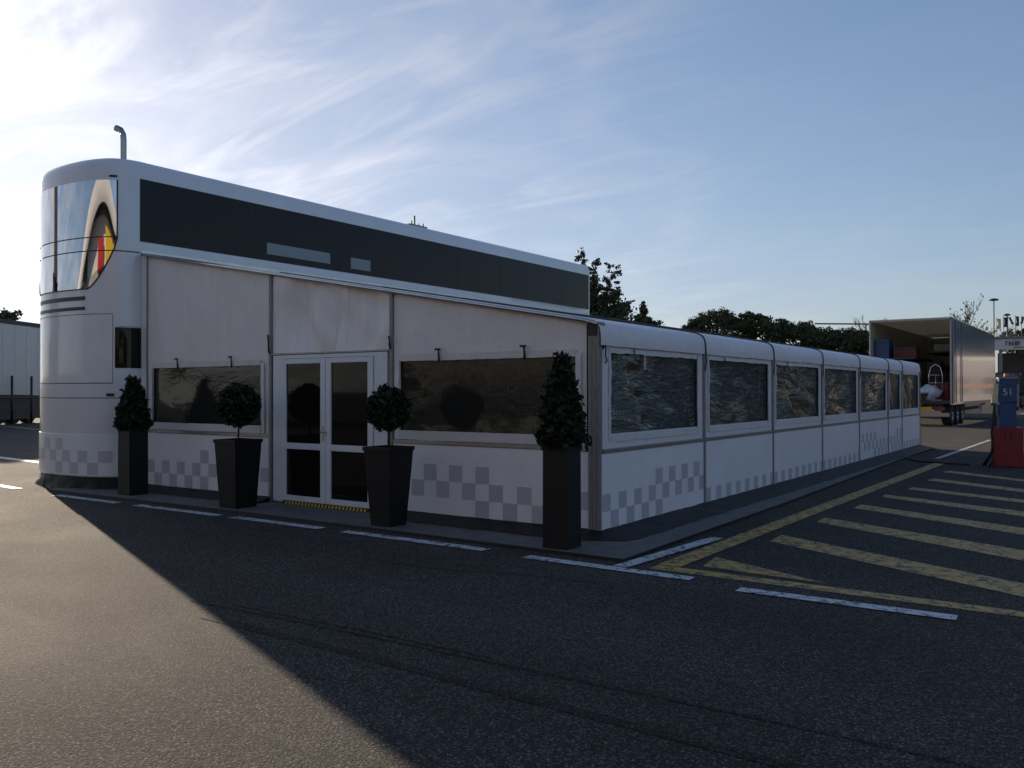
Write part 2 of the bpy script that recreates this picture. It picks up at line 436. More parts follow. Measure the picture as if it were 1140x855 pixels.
# side wall bays
for k in range(7):
    y0, y1 = BAY[k], BAY[k + 1]; w = y1 - y0
    m0 = .07 if k else .10
    hw = (m0 + .09) / w; he = 1 - .19 / w
    if k == 5: hw, he = .1, .88
    H = ZT - .2 - ZR
    za, zb = (1.11 - ZR) / (2.14 - ZR), (2.02 - ZR) / (2.14 - ZR)
    P = lambda u, v, y0=y0, w=w: (0, y0 + .03 + u * (w - .06), ZR + .02 + v * (2.14 - ZR))
    win = grid_wall(P, [(hw, he, za, zb)], M['canvas_side'], 'canvas_wall', AW, 10, 6, .012, 1.5, None, k, Vector((1, 0, 0)))
    # welded hem round the window
    Y0, Y1 = y0 + .03 + hw * (w - .06), y0 + .03 + he * (w - .06)
    # clear sheet with real wrinkles
    b = MB(); NX, NZ = 34, 16; rows = []
    for j in range(NZ + 1):
        row = []
        for i in range(NX + 1):
            u, v = i / NX, j / NZ
            y = Y0 - .015 + u * (Y1 - Y0 + .03); z = 1.095 + v * .94
            e = min(1, 6 * min(u, 1 - u)) * min(1, 6 * min(v, 1 - v))
            if k == 5 or k == 6: q = noise.noise(Vector((y * 2.2 + z * 3.4, z * 1.2 - y * .7, k * 7.1)))
            else: q = noise.noise(Vector((y * .9, z * 5.2 + y * .6, k * 5.3))) + .6 * noise.noise(Vector((y * 1.9, z * 9 - y * .8, k)))
            row.append(b.vert((-.018 + .016 * q * e, y, z)))
        rows.append(row)
    for j in range(NZ):
        for i in range(NX): b.face((rows[j][i], rows[j][i + 1], rows[j + 1][i + 1], rows[j + 1][i]), 0, True)
    b.build('window_sheet', M['pvc_c'] if k >= 5 else M['pvc_b'], win)
    hb = MB()
    for (ya, yb, zA, zB) in ((Y0 - .05, Y0, 1.06, 2.07), (Y1, Y1 + .05, 1.06, 2.07), (Y0, Y1, 1.04, 1.11), (Y0, Y1, 2.02, 2.065)):
        n_ = max(2, int(max(yb - ya, zB - zA) / .09)); vert = zB - zA > yb - ya
        prev = None
        for i in range(n_ + 1):
            t = i / n_; j1, j2 = random.uniform(-.006, .006), random.uniform(.004, .016)
            if vert: a_, c_ = (j2, ya + j1, zA + t * (zB - zA)), (j2, yb + j1, zA + t * (zB - zA))
            else: a_, c_ = (j2, ya + t * (yb - ya), zA + j1), (j2, ya + t * (yb - ya), zB + j1)
            cur = (hb.vert(a_), hb.vert(c_))
            if prev: hb.face((prev[0], cur[0], cur[1], prev[1]), 0, True)
            prev = cur
    hb.build('window_hem', M['hem'], win)
    for yy in (Y0 + .22 * (Y1 - Y0),):
        if k < 3: MB().tube([(.02, yy, 2.075), (.03, yy, 2.04), (.018, yy, 2.01)], .007, 6).build('strap', M['black'], win)
    pan = panel_with_checks('lower_panel', (0, y0 + (.03 if k else .0), 0), (0, 1, 0), w - (.06 if k else .03), ZB, ZR - .03, bay_cells[k], AW, (1, 0, 0))
    MB().box(-.02, .022, y0 + .03, y1 - .03, ZR - .028, ZR + .018, bev=.004).build('rail', M['alu'], AW)
    MB().box(-.015, .019, y0 + .03, y1 - .03, ZB - .022, ZB - .003).build('bottom_rail', M['alu'], AW)
# posts of the side
for k, y in enumerate(BAY[1:]):
    MB().box(-.03, .026, y - .028, y + .028, .03, 2.2, bev=.006).build('post', M['post'], AW)
    MB().tube([(.035, y + .012, 2.2), (.045, y, 1.99), (.03, y - .008, 1.86)], .008, 6).build('strap', M['black'], AW)
# corner post
b = MB(); b.box(-.145, .0, -.03, .10, .03, 2.345, bev=.008)
b.box(-.10, -.094, -.034, -.03, .05, 2.3); b.box(-.05, -.044, -.034, -.03, .05, 2.3)
cp = b.build('corner_post', M['post'], AW)
b = MB()
b.box(-.14, -.03, -.045, -.034, 2.2, 2.33); cap = b.build('corner_bracket', M['black'], cp)
MB().tube([(.012, .06, 2.2), (.03, .06, 2.05), (.025, .06, 1.98), (.04, .07, 1.93), (.02, .06, 1.9)], .008, 6).build('strap', M['black'], cp)

# front wall canvas (x runs right to left)
def front_canvas(xa, xb, zlo, holes_xz, seed, name='canvas_wall'):
    def P(u, v):
        x = xa + u * (xb - xa); zt = roof_z(x) - .05
        return (x, 0, zlo + v * (zt - zlo))
    # holes are given in metres on a wall whose top slopes: build per column
    b = MB(); xs = sorted(set([xa + (xb - xa) * i / 26 for i in range(27)] + [h for hh in holes_xz for h in hh[:2]]))
    N = 26; ids = {}
    def vid(i, j, z):
        key = (i, j)
        if key not in ids:
            x = xs[i]; e = min(1, 5 * min(x - xs[0], xs[-1] - x))
            q = noise.noise(Vector((x * 1.8, z * .5, seed))) + .5 * noise.noise(Vector((x * 4 + z, z * 2.1, seed + 3)))
            amp = .03 if name == 'canvas_wall' else .075
            if name != 'canvas_wall': q += .9 * noise.noise(Vector((x * 2.5 + z * 2.5, z * .8 - x * .6, seed + 9)))
            ids[key] = b.vert((x, -amp * q * e, z))
        return ids[key]
    for i in range(len(xs)): pass
    zl = [zlo + (1.0) * k / 1 for k in (0,)]
    # shared z levels up to 2.05, then stretched to the sloping top
    lv = [zlo + (2.06 - zlo) * k / 10 for k in range(11)] if zlo < 2 else [zlo]
    for h in holes_xz: lv += [h[2], h[3]]
    lv = sorted(set(lv)); top0 = lv[-1]
    M_ = 12
    def zof(i, j):
        if j < len(lv): return lv[j]
        t = (j - len(lv) + 1) / M_; return top0 + t * (roof_z(xs[i]) - .03 - top0)
    for i in range(len(xs) - 1):
        for j in range(len(lv) - 1 + M_):
            cx = (xs[i] + xs[i + 1]) / 2; cz = (zof(i, j) + zof(i, j + 1)) / 2
            if any(min(h[0], h[1]) < cx < max(h[0], h[1]) and h[2] < cz < h[3] for h in holes_xz): continue
            b.face((vid(i, j, zof(i, j)), vid(i + 1, j, zof(i + 1, j)), vid(i + 1, j + 1, zof(i + 1, j + 1)), vid(i, j + 1, zof(i, j + 1))), 0, True)
    return b.build(name, M['canvas'] if name == 'canvas_wall' else M['valance'], AW)

def front_bay(xa, xb, wx0, wx1, seed, straps):
    w = front_canvas(xa + .03, xb - .03, ZR + .04, [(wx0, wx1, 1.11, 1.98)], seed)
    b = MB(); rows = []
    for j in range(13):
        row = []
        for i in range(25):
            u, v = i / 24, j / 12
            x = wx0 - .01 + u * (wx1 - wx0 + .02); z = 1.10 + v * .895
            e = min(1, 5 * min(u, 1 - u)) * min(1, 5 * min(v, 1 - v))
            q = noise.noise(Vector((x * 1.1, z * 1.3, seed + 30)))
            row.append(b.vert((x, .016 + .012 * q * e, z)))
        rows.append(row)
    for j in range(12):
        for i in range(24): b.face((rows[j][i], rows[j][i + 1], rows[j + 1][i + 1], rows[j + 1][i]), 0, True)
    b.build('window_sheet', M['pvc_a'], w)
    hb = MB()
    for (ya, yb, zA, zB) in ((wx0 - .07, wx0, 1.0, 2.02), (wx1, wx1 + .07, 1.0, 2.02), (wx0, wx1, 1.0, 1.11), (wx0, wx1, 1.98, 2.06)):
        n_ = max(2, int(max(yb - ya, zB - zA) / .07)); vert = zB - zA > yb - ya; prev = None
        for i in range(n_ + 1):
            t = i / n_; j1, j2 = random.uniform(-.004, .004), random.uniform(.022, .032)
            if vert: a_, c_ = (ya + j1, -j2, zA + t * (zB - zA)), (yb + j1, -j2, zA + t * (zB - zA))
            else: a_, c_ = (ya + t * (yb - ya), -j2, zA + j1), (ya + t * (yb - ya), -j2 - .006, zB + j1)
            cur = (hb.vert(a_), hb.vert(c_))
            if prev: hb.face((prev[0], cur[0], cur[1], prev[1]), 0, True)
            prev = cur
    hb.build('window_hem', M['hem'], w)
    for sx in straps:
        q = MB().tube([(sx, -.035, 1.96), (sx + .01, -.05, 2.03), (sx, -.045, 2.10)], .012, 6)
        q.box(sx - .045, sx + .035, -.07, -.045, 2.10, 2.125, bev=.004); q.build('strap', M['black'], w)
    MB().box(xa + .03, xb - .03, -.024, .02, ZR - .005, ZR + .038, bev=.004).build('rail', M['alu'], AW)
    MB().box(xa + .03, xb - .03, -.019, .015, ZB - .022, ZB - .003).build('bottom_rail', M['alu'], AW)
# right front bay
front_bay(-3.03, -.145, -2.89, -.30, 2, (-2.23, -.97))
cells = [(14.4 - c_ - 1, r) for c_, r in ((1 + .3, 2),)]
def cells_left(start, l):   # start = distance of column 0's left edge from the panel's left end, in squares
    return [(start + c, r) for c, r in l]
panel_with_checks('lower_panel', (-3.0, 0, 0), (1, 0, 0), 2.855, ZB, ZR - .01,
                  cells_left(1.55, [(1, 2), (3, 2), (5, 2), (0, 1), (2, 1), (4, 1), (6, 1), (8, 1), (5, 0), (7, 0), (9, 0), (12.2, 1)]), AW, (0, -1, 0), .2)
# left front bay
front_bay(XL, -5.36, -8.24, -5.56, 5, (-7.54, -6.21))
panel_with_checks('lower_panel', (XL + .03, 0, 0), (1, 0, 0), 3.0, ZB, ZR - .01,
                  cells_left(0, [(0, 1), (1, 0), (2, 1), (3, 0), (4, 1), (5, 0), (6, 1), (7, 0), (7, 2), (8, 1), (14, 1)]), AW, (0, -1, 0), .2)
# door bay: creased valance above the door
front_canvas(-5.33, -3.06, 2.14, [], 8, 'door_valance')
MB().box(-5.33, -3.06, -.028, .02, 2.115, 2.14, bev=.005).build('rail', M['alu'], AW)
for x in (-5.36, -3.03):
    MB().box(x - .028, x + .028, -.028, .028, .03, roof_z(x) - .04, bev=.006).build('post', M['post'], AW)
    MB().tube([(x - .02, -.05, roof_z(x) - .9 if x < -5 else 2.3), (x + .01, -.06, 2.24), (x - .01, -.045, 2.19), (x, -.04, 2.14)], .012, 6).build('strap', M['black'], AW)
MB().box(XL, XL + .028, -.02, .02, .1, roof_z(XL) - .04).build('post', M['alu'], AW)

# double door
DR = MB().box(-5.30, -5.12, -.02, .03, .05, 2.11, bev=.004)
DR.box(-3.33, -3.10, -.02, .03, .05, 2.11, bev=.004)
DR.box(-5.12, -3.33, -.02, .03, 2.06, 2.11, bev=.004).box(-5.12, -3.33, -.02, .03, .05, .075, bev=.003)
door = DR.build('double_door', M['door_white'], AW)
for (xa, xb) in ((-5.11, -4.225), (-4.215, -3.34)):
    b = MB(); st = .095
    b.box(xa, xa + st, -.035, .012, .08, 2.055, bev=.005); b.box(xb - st, xb, -.035, .012, .08, 2.055, bev=.005)
    b.box(xa + st, xb - st, -.034, .011, .08, .155, bev=.004); b.box(xa + st, xb - st, -.034, .011, 1.985, 2.055, bev=.004)
    b.box(xa + st, xb - st, -.034, .011, .80, .885, bev=.004)
    leaf = b.build('door_leaf', M['door_white'], door)
    # glass sits directly under the double door part (third level)
    for z0, z1 in ((.155, .80), (.885, 1.985)):
        MB().box(xa + st, xb - st, -.012, -.006, z0, z1).build('door_glass', M['glass_dark'], door)
b = MB(); b.box(-4.275, -4.245, -.045, -.035, .93, 1.13, bev=.003)
b.tube([(-4.26, -.04, 1.05), (-4.26, -.09, 1.05)], .012, 8); b.tube([(-4.26, -.09, 1.05), (-4.15, -.09, 1.055)], .011, 8)
b.build('door_handle', M['steel'], door)
b = MB()
for i in range(24):
    x = -5.0 + i * .066
    b.quad((x, -.06, .037), (x + .033, -.06, .037), (x + .053, -.06, .075), (x + .02, -.06, .075), i % 1)
b2 = MB().box(-5.05, -3.38, -.055, -.022, .036, .078)
ds = b2.build('door_sill', M['black'], door)
b.build('hazard_strip', M['yellow'], door)

# awning roof sheets, one per bay, rounded over the eave
prof = [(-8.5, roof_z(-8.5)), (-6, roof_z(-6)), (-3.5, roof_z(-3.5)), (-1.2, roof_z(-1.2)), (-.35, roof_z(-.35)), (-.16, roof_z(-.16) - .002), (-.07, 2.362), (-.02, 2.335), (.012, 2.29), (.025, 2.23), (.03, 2.16), (.03, 2.09)]
for k in range(7):
    y0, y1 = BAY[k], BAY[k + 1]; b = MB(); rows = []
    ny = 10
    for i in range(ny + 1):
        t = i / ny; y = y0 + .012 + t * (y1 - y0 - .024)
        if k == 0 and i == 0: y = -.05
        sag = math.sin(math.pi * t)
        rows.append([b.vert((x + (.006 * noise.noise(Vector((y * 3, z * 4, 2))) if z < 2.3 else 0), y, z - .012 * sag * (1 if z > 2.2 else 0) + (.01 * noise.noise(Vector((y * 2, z * 3, 1))) if z < 2.1 else 0))) for x, z in prof])
    for r0, r1 in zip(rows, rows[1:]):
        for j in range(len(prof) - 1): b.face((r0[j], r1[j], r1[j + 1], r0[j + 1]), 0, True)
    b.build('roof_sheet', M['canvas_side'], AW)
    if k:
        q = MB().tube([(x + .004, y0, z + .004) for x, z in prof], .013, 6); q.build('roof_seam', M['seam'], AW)
q = MB(); q.tube([(x, -.05, z - .02) for x, z in prof[:8]], .028, 8); q.build('roof_edge_bar', M['steel'], AW)
# inside: floor, back gable, table
MB().box(-8.35, -.06, .06, 17.9, .04, .06).build('inner_floor', M['floor_in'], AW)
MB().box(-8.42, 0, 18.06, 18.08, .1, 2.3).build('end_wall', M['canvas_side'], AW)
MB().box(-8.40, -8.385, .1, 18.0, .06, 3.7).build('dark_backing', M['trl_dark'], AW)  # added dark sheets close the back; their colour carries the dim interior
MB().box(-8.38, -.04, 17.98, 18.0, .06, 2.3).build('dark_backing', M['trl_dark'], AW)
b = MB(); b.face([b.vert(p) for p in ((-8.42, 18.07, 2.3), (0, 18.07, 2.3), (0, 18.07, 2.33), (-8.42, 18.07, 3.8))]); b.build('end_gable', M['canvas_side'], AW)
# crumpled dark skirt
def skirt(pts, z0, z1, name, parent, flare=.40):
    b = MB(); cols = []
    P = [Vector(p) for p in pts]; L = 0
    for a, c in zip(P, P[1:]):
        d = c - a; n = max(2, int(d.length / .06)); nn = Vector((d.y, -d.x)).normalized()
        for i in range(n + (1 if c == P[-1] else 0)):
            p = a + d * i / n; L += .12; col = []
            for j in range(6):
                v = j / 5; q = noise.noise(Vector((p.x * 2.3, p.y * 2.3, v * 1.5))) + .6 * noise.noise(Vector((p.x * 6, p.y * 6, v * 3)))
                off = nn * (flare * (1 - v) ** 1.5 - .03 * v + (.045 if name == 'skirt' and parent is AW else .045) * (q + .5 * noise.noise(Vector((p.x * 13, p.y * 13, v * 4)))) * (1 - v * .8))
                col.append(b.vert((p.x + off.x, p.y + off.y, z0 + v * (z1 - z0))))
            cols.append(col)
    for a, c in zip(cols, cols[1:]):
        for j in range(5): b.face((a[j], c[j], c[j + 1], a[j + 1]), 0, True)
    return b.build(name, M['skirt'], parent)
skirt([(XL, .0), (-5.33, .0)], .036, .12, 'skirt', AW)
skirt([(-3.06, .0), (-.02, -.01), (.01, .06), (.01, 18)], .036, .12, 'skirt', AW)

# red fridge-like unit and tables in the awning, behind the clear sheets
t = thing('drinks_cabinet', 'red upright cabinet seen dimly through the second side window of the awning', 'cabinet', (-1.5, 8.2, .06))
MB().box(-.3, .3, -.3, .3, 0, 1.75, bev=.02).build('cabinet_body', M['red'], t)
MB().box(-.24, .24, -.325, -.3, .25, 1.6, bev=.01).build('cabinet_door', M['banner_red'], t)
MB().bar((.2, -.34, .7), (.2, -.34, 1.1), .02, .02).build('handle', M['steel'], t)
def make_table():
    t = thing('dining_table', 'white table behind the first clear side window', 'table', (0, 0, .06), 0, 'tables inside the awning')
    MB().box(-.4, .4, -.6, .6, .71, .74, bev=.006).build('table_top', M['white'], t)
    for sx in (-.34, .34):
        for sy in (-.54, .54): MB().tube([(sx, sy, 0), (sx, sy, .71)], .018, 8).build('leg', M['steel'], t)
    return t
T0 = make_table(); T0.location = (-2.1, 1.9, .06)
for lab, y in (('white table behind the third clear side window of the awning', 7.6), ('white table behind the fourth clear side window of the awning', 10.2), ('white table behind the fifth clear side window of the awning', 12.8)):
    q = copy_tree(T0); q.location = (-2.1, y, .06); q['label'] = lab

# ------------------------------------------------------------------ double deck coach
HT = thing('hospitality_coach', 'tall white double deck hospitality coach with rounded mirrored front and long tinted upper windows', 'coach', (0, 0, 0))
CP = [(-8.6, .6), (-8.6, .15), (-8.61, -.08), (-8.7, -.32), (-8.9, -.5), (-9.3, -.63), (-9.9, -.68), (-10.5, -.62), (-11.0, -.42), (-11.3, -.15), (-11.4, .2), (-11.4, .7)]
def catmull(P, n=10):
    out = []
    for i in range(1, len(P) - 2):
        p0, p1, p2, p3 = [Vector(p) for p in P[i - 1:i + 3]]
        for k in range(n):
            t = k / n
            out.append(.5 * ((2 * p1) + (-p0 + p2) * t + (2 * p0 - 5 * p1 + 4 * p2 - p3) * t * t + (-p0 + 3 * p1 - 3 * p2 + p3) * t ** 3))
    out.append(Vector(P[-2])); return out
CV = catmull(CP); CS = [0]
for a, c in zip(CV, CV[1:]): CS.append(CS[-1] + (c - a).length)
def cpt(s, off=0):
    s = max(0, min(CS[-1] - 1e-6, s)); i = 0
    while CS[i + 1] < s: i += 1
    t = (s - CS[i]) / (CS[i + 1] - CS[i]); p = CV[i].lerp(CV[i + 1], t)
    a = CV[max(i - 1, 0)]; c = CV[min(i + 2, len(CV) - 1)]
    d = (c - a).normalized(); n = Vector((-d.y, d.x))
    return p + n * off
# check that the normal points outwards (towards -y at the middle of the front)
SGN = 1 if cpt(1.7, .1).y < cpt(1.7).y else -1
def fp(s, z, off=0):
    p = cpt(s, SGN * off); return (p.x, p.y, z)
def front_strip(b, s0, s1, z0, z1, off=.004, mi=0, n=None, th=.004):
    n = n or max(1, int((s1 - s0) / .06))
    for i in range(n):
        a, c = s0 + (s1 - s0) * i / n, s0 + (s1 - s0) * (i + 1) / n
        b.quad(fp(a, z0, off), fp(a, z1, off), fp(c, z1, off), fp(c, z0, off), mi, True)
        b.quad(fp(a, z1, off), fp(a, z1, off - th), fp(c, z1, off - th), fp(c, z1, off), mi)
        b.quad(fp(a, z0, off - th), fp(a, z0, off), fp(c, z0, off), fp(c, z0, off - th), mi)
# body shell: plan outline at several heights, roof edge rolled in
YE = 14.75
plan = [Vector((-8.6, YE)), Vector((-8.6, 8)), Vector((-8.6, 2))] + CV + [Vector((-11.4, 5)), Vector((-11.4, YE))]
cen = Vector((-10, 6))
def inset(p, d):
    # move towards the long axis
    ax = Vector((-10, min(max(p.y, .75), YE - .7)))
    v = ax - p; L = v.length
    return p + v / L * min(d, L) if L > 1e-6 else p
levels = [(.22, .02), (.25, 0), (2.0, 0), (3.88, 0), (5.22, 0), (5.30, .012), (5.36, .04), (5.40, .09), (5.425, .17), (5.44, .4), (5.45, 1.3)]
b = MB(); rings = [[b.vert((*inset(p, d), z)) for p in plan] for z, d in levels]
for r0, r1 in zip(rings, rings[1:]):
    for i in range(len(plan)): 
        j = (i + 1) % len(plan); b.face((r0[i], r0[j], r1[j], r1[i])[::-1] , 0, i != len(plan) - 1)
b.face(rings[-1]); b.face(rings[0][::-1])
shell = b.build('coach_body', M['body'], HT)
# dark plinth cloth under the front
pl = [fp(s, 0)[:2] for s in [i * CS[-1] / 30 for i in range(31)]][::-1]
skirt(pl, .0, .25, 'skirt', HT, .06)
MB().box(-11.2, -8.75, .3, 14.5, .1, .24).build('underbody', M['black'], HT)
# windscreen: right limit bends in towards the bottom
S0, S1 = .52, CS[-1] - .52
zz = [3.27, 3.30, 3.36, 3.46, 3.6, 3.77, 3.93, 4.09, 4.3, 4.6, 4.9, 5.03]
def lim(z):
    T = [(3.27, 1.06), (3.30, .97), (3.36, .90), (3.46, .81), (3.6, .72), (3.77, .63), (3.93, .56), (4.09, .52), (5.2, .52)]
    for (a, sa), (c, sc) in zip(T, T[1:]):
        if z <= c: return sa + (sc - sa) * max(0, (z - a)) / (c - a)
b = MB(); rows = []
for z in zz:
    s0 = lim(z); s1 = CS[-1] - s0
    rows.append([b.vert(fp(s0 + (s1 - s0) * i / 60, z, .004)) for i in range(61)])
for r0, r1 in zip(rows, rows[1:]):
    for i in range(60): b.face((r0[i], r0[i + 1], r1[i + 1], r1[i]), 0, True)
ws = b.build('windscreen', M['mirror_glass'], HT)
b = MB()
edge = [(lim(z), z) for z in zz]
for side in (0, 1):
    pts = [(s if not side else CS[-1] - s, z) for s, z in edge]
    b.tube([fp(s, z, .004) for s, z in pts], .012, 6)
for z in (3.27, 4.105, 3.885):
    s0 = lim(max(z, 3.275)); s0 = s0 if z != 3.885 else .18
    b.tube([fp(s0 + (CS[-1] - s0 - .52 - s0 + .52) * i / 50, z, .005) for i in range(51)], .009, 6)
b.build('windscreen_seal', M['black'], ws)
for z0, z1 in ((3.09, 3.155), (2.93, 2.985)):
    b = MB(); front_strip(b, 1.08, CS[-1] - 1.08, z0, z1, .008); b.build('grille_slat', M['black'], HT)
# seams and flaps
b = MB()
def seam(s0, s1, z, w=.007): front_strip(b, s0, s1, z - w, z + w, .0025, 0, None, .002)
seam(.58, 3.1, 2.86, .005); seam(.58, 3.1, 1.74); seam(.40, 3.2, 1.50); seam(.0, .5, 2.66, .003)
front_strip(b, .578, .586, 1.74, 2.86, .0025, 0, None, .002)
b.build('panel_seam', M['seam'], HT)
b = MB(); front_strip(b, .50, 3.25, .24, .905, .016, 0, None, .016)
for c_, r in ((8, 1), (7, 0), (6, 1), (5, 0), (4, 1), (3, 0), (2, 1), (0, 1), (3, 2), (1, 2)):
    s = .52 + (9 - c_ - .0) * .205 - .12
    front_strip(b, s - .03 if c_ == 8 else s, s + .205, .262 + r * .192, .262 + (r + 1) * .192, .0185, 1, 3, .002)
lp = b.build('lower_bumper', [M['body'], M['checker']], HT)
b = MB(); front_strip(b, .07, .55, 1.985, 2.645, .006); b.build('corner_window', M['glass_dark'], HT)
b = MB(); front_strip(b, .52, .64, 5.075, 5.11, .006); b.build('marker_light', M['black'], HT)
b = MB(); front_strip(b, .56, .68, 1.525, 1.575, .006); b.build('latch', M['black'], HT)
# dark rubber joint where awning meets body
MB().box(-8.6, -8.585, .02, .14, .9, 3.86).build('joint_strip', M['seam'], HT)
MB().box(-8.59, -8.43, .0, .03, .25, 3.84).build('awning_jamb', M['door_white'], HT)
# side window band
sw = MB().box(-8.6, -8.592, -.02, YE - .06, 4.07, 5.10).build('side_window', M['glass_dark'], HT)
for y in (2.2, 4.1, 6.7, 8.3, 10.1, 11.7, 13.2): MB().box(-8.592, -8.5895, y, y + .018, 4.075, 5.095).build('window_joint', M['black'], sw)
b = MB(); b.box(-8.592, -8.588, 2.57, 4.17, 4.195, 4.41); b.build('pale_pane', M['pale_pane'], sw)  # pale panel set on the tinted window band
b = MB(); b.box(-8.592, -8.588, 4.75, 5.33, 4.17, 4.40); b.build('pale_pane', M['pale_pane'], sw)
MB().box(-8.60, -8.585, .0, YE, 3.86, 3.93, bev=.004).build('awning_rail', M['steel'], HT)
# exhaust pipe and aerial on the roof
MB().tube([(-9.2, .05, 5.38), (-9.2, .05, 5.86), (-9.21, .048, 5.95), (-9.26, .035, 6.03), (-9.35, .01, 6.07)], [.05, .05, .05, .052, .055], 14, cap=False).build('exhaust_pipe', M['chrome'], HT)
b = MB().box(-8.9, -8.8, 6.85, 7.45, 5.40, 5.47).tube([(-8.85, 7.05, 5.4), (-8.85, 7.05, 5.68)], .022, 8).tube([(-8.85, 6.95, 5.4), (-8.85, 6.95, 5.55)], .02, 6).tube([(-8.85, 7.35, 5.4), (-8.85, 7.35, 5.54)], .02, 6).tube([(-8.85, 7.2, 5.4), (-8.85, 7.2, 5.52)], .015, 6)
b.build('roof_aerial', M['grey'], HT)

# ------------------------------------------------------------------ plants in pots
def leaves(b, pts, size, flat=0, mi=0, elong=1.6):
    for p in pts:
        d = Vector((random.gauss(0, 1), random.gauss(0, 1), random.gauss(0, 1) * (1 - flat))).normalized()
        u = d.orthogonal().normalized(); u.rotate(Matrix.Rotation(random.uniform(0, 6.28), 3, d)); w = d.cross(u)
        s = size * random.uniform(.6, 1.3); u = u * s * elong / 2; w = w * s / 2
        p = Vector(p); i = len(b.v)
        b.v += [tuple(p - u), tuple(p + w * .9 - u * .1), tuple(p + u), tuple(p - w * .9 - u * .1)]
        b.face((i, i + 1, i + 2, i + 3), mi)
def potted(kind, label, loc, top, bot, h, fr, rz=0, gr='potted shrubs in black planters'):
    t = thing('potted_shrub', label, 'potted plant', loc, rz, gr)
    b = MB(); a, c = bot / 2, top / 2; e = .012
    def ring(r, z): return [b.vert(q) for q in ((-r, -r, z), (r, -r, z), (r, r, z), (-r, r, z))]
    rr = [ring(a, 0), ring(c - .002, h - .05), ring(c + .010, h - .047), ring(c + .012, h - .004), ring(c + .008, h), ring(c - e, h), ring(c - e, h - .06)]
    for r0, r1 in zip(rr, rr[1:]):
        for i in range(4): b.face((r0[i], r0[(i + 1) % 4], r1[(i + 1) % 4], r1[i]))
    b.face(rr[0][::-1]); b.build('planter', M['pot'], t)
    b = MB(); b.box(-c + e, c - e, -c + e, c - e, h - .08, h - .05); b.build('soil', M['soil'], t)
    b = MB(); f = MB()
    if kind == 'ball':
        zc, r = fr
        b.tube([(0, 0, h - .08), (.008, .004, h + .15), (-.004, 0, zc - r * .5), (0, 0, zc)], [.014, .012, .011, .008], 8)
        pts = []
        while len(pts) < 2600:
            d = Vector((random.gauss(0, 1), random.gauss(0, 1), random.gauss(0, 1))).normalized()
            q = 1 + .10 * noise.noise(d * 2.2) + .05 * noise.noise(d * 6)
            rad = r * q * (1 - abs(random.gauss(0, .14)))
            if random.random() < .10: rad *= random.uniform(1, 1.13)
            pts.append((d.x * rad, d.y * rad, zc + d.z * rad * .98))
        leaves(f, pts, .042, 0, 0, 2.0)
    else:
        z0, z1, r = fr
        b.tube([(0, 0, h - .08), (0, .005, (z0 + z1) / 2), (0, 0, z1 - .08)], [.016, .012, .004], 8)
        pts = []
        while len(pts) < 5200:
            v = random.random() ** 1.15; a_ = random.uniform(0, 6.283)
            rr_ = r * ((1 - v) ** .62 * .93 + .07) * min(1, .62 + v * 3.2)
            q = 1 + .30 * noise.noise(Vector((math.cos(a_) * 1.6, math.sin(a_) * 1.6, v * 6))) + .1 * noise.noise(Vector((math.cos(a_) * 4, math.sin(a_) * 4, v * 14)))
            rad = rr_ * q * (1 - abs(random.gauss(0, .17)))
            pts.append((math.cos(a_) * rad, math.sin(a_) * rad, z0 + v * (z1 - z0)))
        for k in range(60):
            a_ = random.uniform(0, 6.28); v = random.random()
            rad = r * (1 - v) ** .62 * .98; base = Vector((math.cos(a_) * rad, math.sin(a_) * rad, z0 + v * (z1 - z0)))
            for j in range(5): pts.append(base + Vector((math.cos(a_) * .013 * j, math.sin(a_) * .013 * j, .012 * j)))
        leaves(f, pts, .042, 0, 0, 2.0)
    b.build('stem', M['bark'], t); f.build('foliage', M['leaf_bay'], t)
    return t
potted('cone', 'cone shaped bay shrub in tall black square planter beside the coach front', (-7.81, -.62, .035), .31, .31, 1.02, (.98, 1.76, .27))
potted('ball', 'ball topiary in tapered black planter left of the white double door', (-5.26, -.65, .035), .44, .34, .92, (1.38, .29))
potted('ball', 'ball topiary in tapered black planter in front of the right door leaf', (-2.46, -.68, .035), .41, .29, .92, (1.36, .255))
potted('cone', 'cone shaped bay shrub in narrow black planter at the awning corner post', (-.02, -.77, .035), .28, .28, 1.02, (1.0, 1.90, .25))

# ------------------------------------------------------------------ service pillar
SP = thing('service_pillar', 'blue supply pillar on a red base with cream handset and black hoses', 'supply pillar', (2.62, 12.75, 0), R(12), 'supply pillars')
MB().box(-.275, .275, -.25, .25, 0, .83, bev=.02).build('base', M['red'], SP)
b = MB(); b.box(-.155, .155, -.17, .17, .83, 1.34, bev=.008); b.box(-.165, .165, -.18, .18, 1.345, 1.84, bev=.01); b.build('cabinet', M['blue'], SP)
MB().box(-.175, .175, -.19, .19, 1.84, 1.875, bev=.006).build('top_cap', M['grey'], SP)
b = MB().tube([(-.01, 0, 1.875), (.0, 0, 1.95)], .05, 8).tube([(.09, 0, 1.875), (.09, 0, 1.93)], .03, 8); b.build('beacon', M['orange'], SP)
b = MB().bar((-.25, -.1, 1.33), (-.19, -.1, 1.74), .10, .11).build('handset', M['cream'], SP)
MB().box(-.23, -.165, -.1, .0, 1.05, 1.3, bev=.01).build('socket_box', M['grey'], SP)
MB().box(.165, .21, -.12, .1, 1.25, 1.72, bev=.01).build('side_box', M['plaster'], SP)
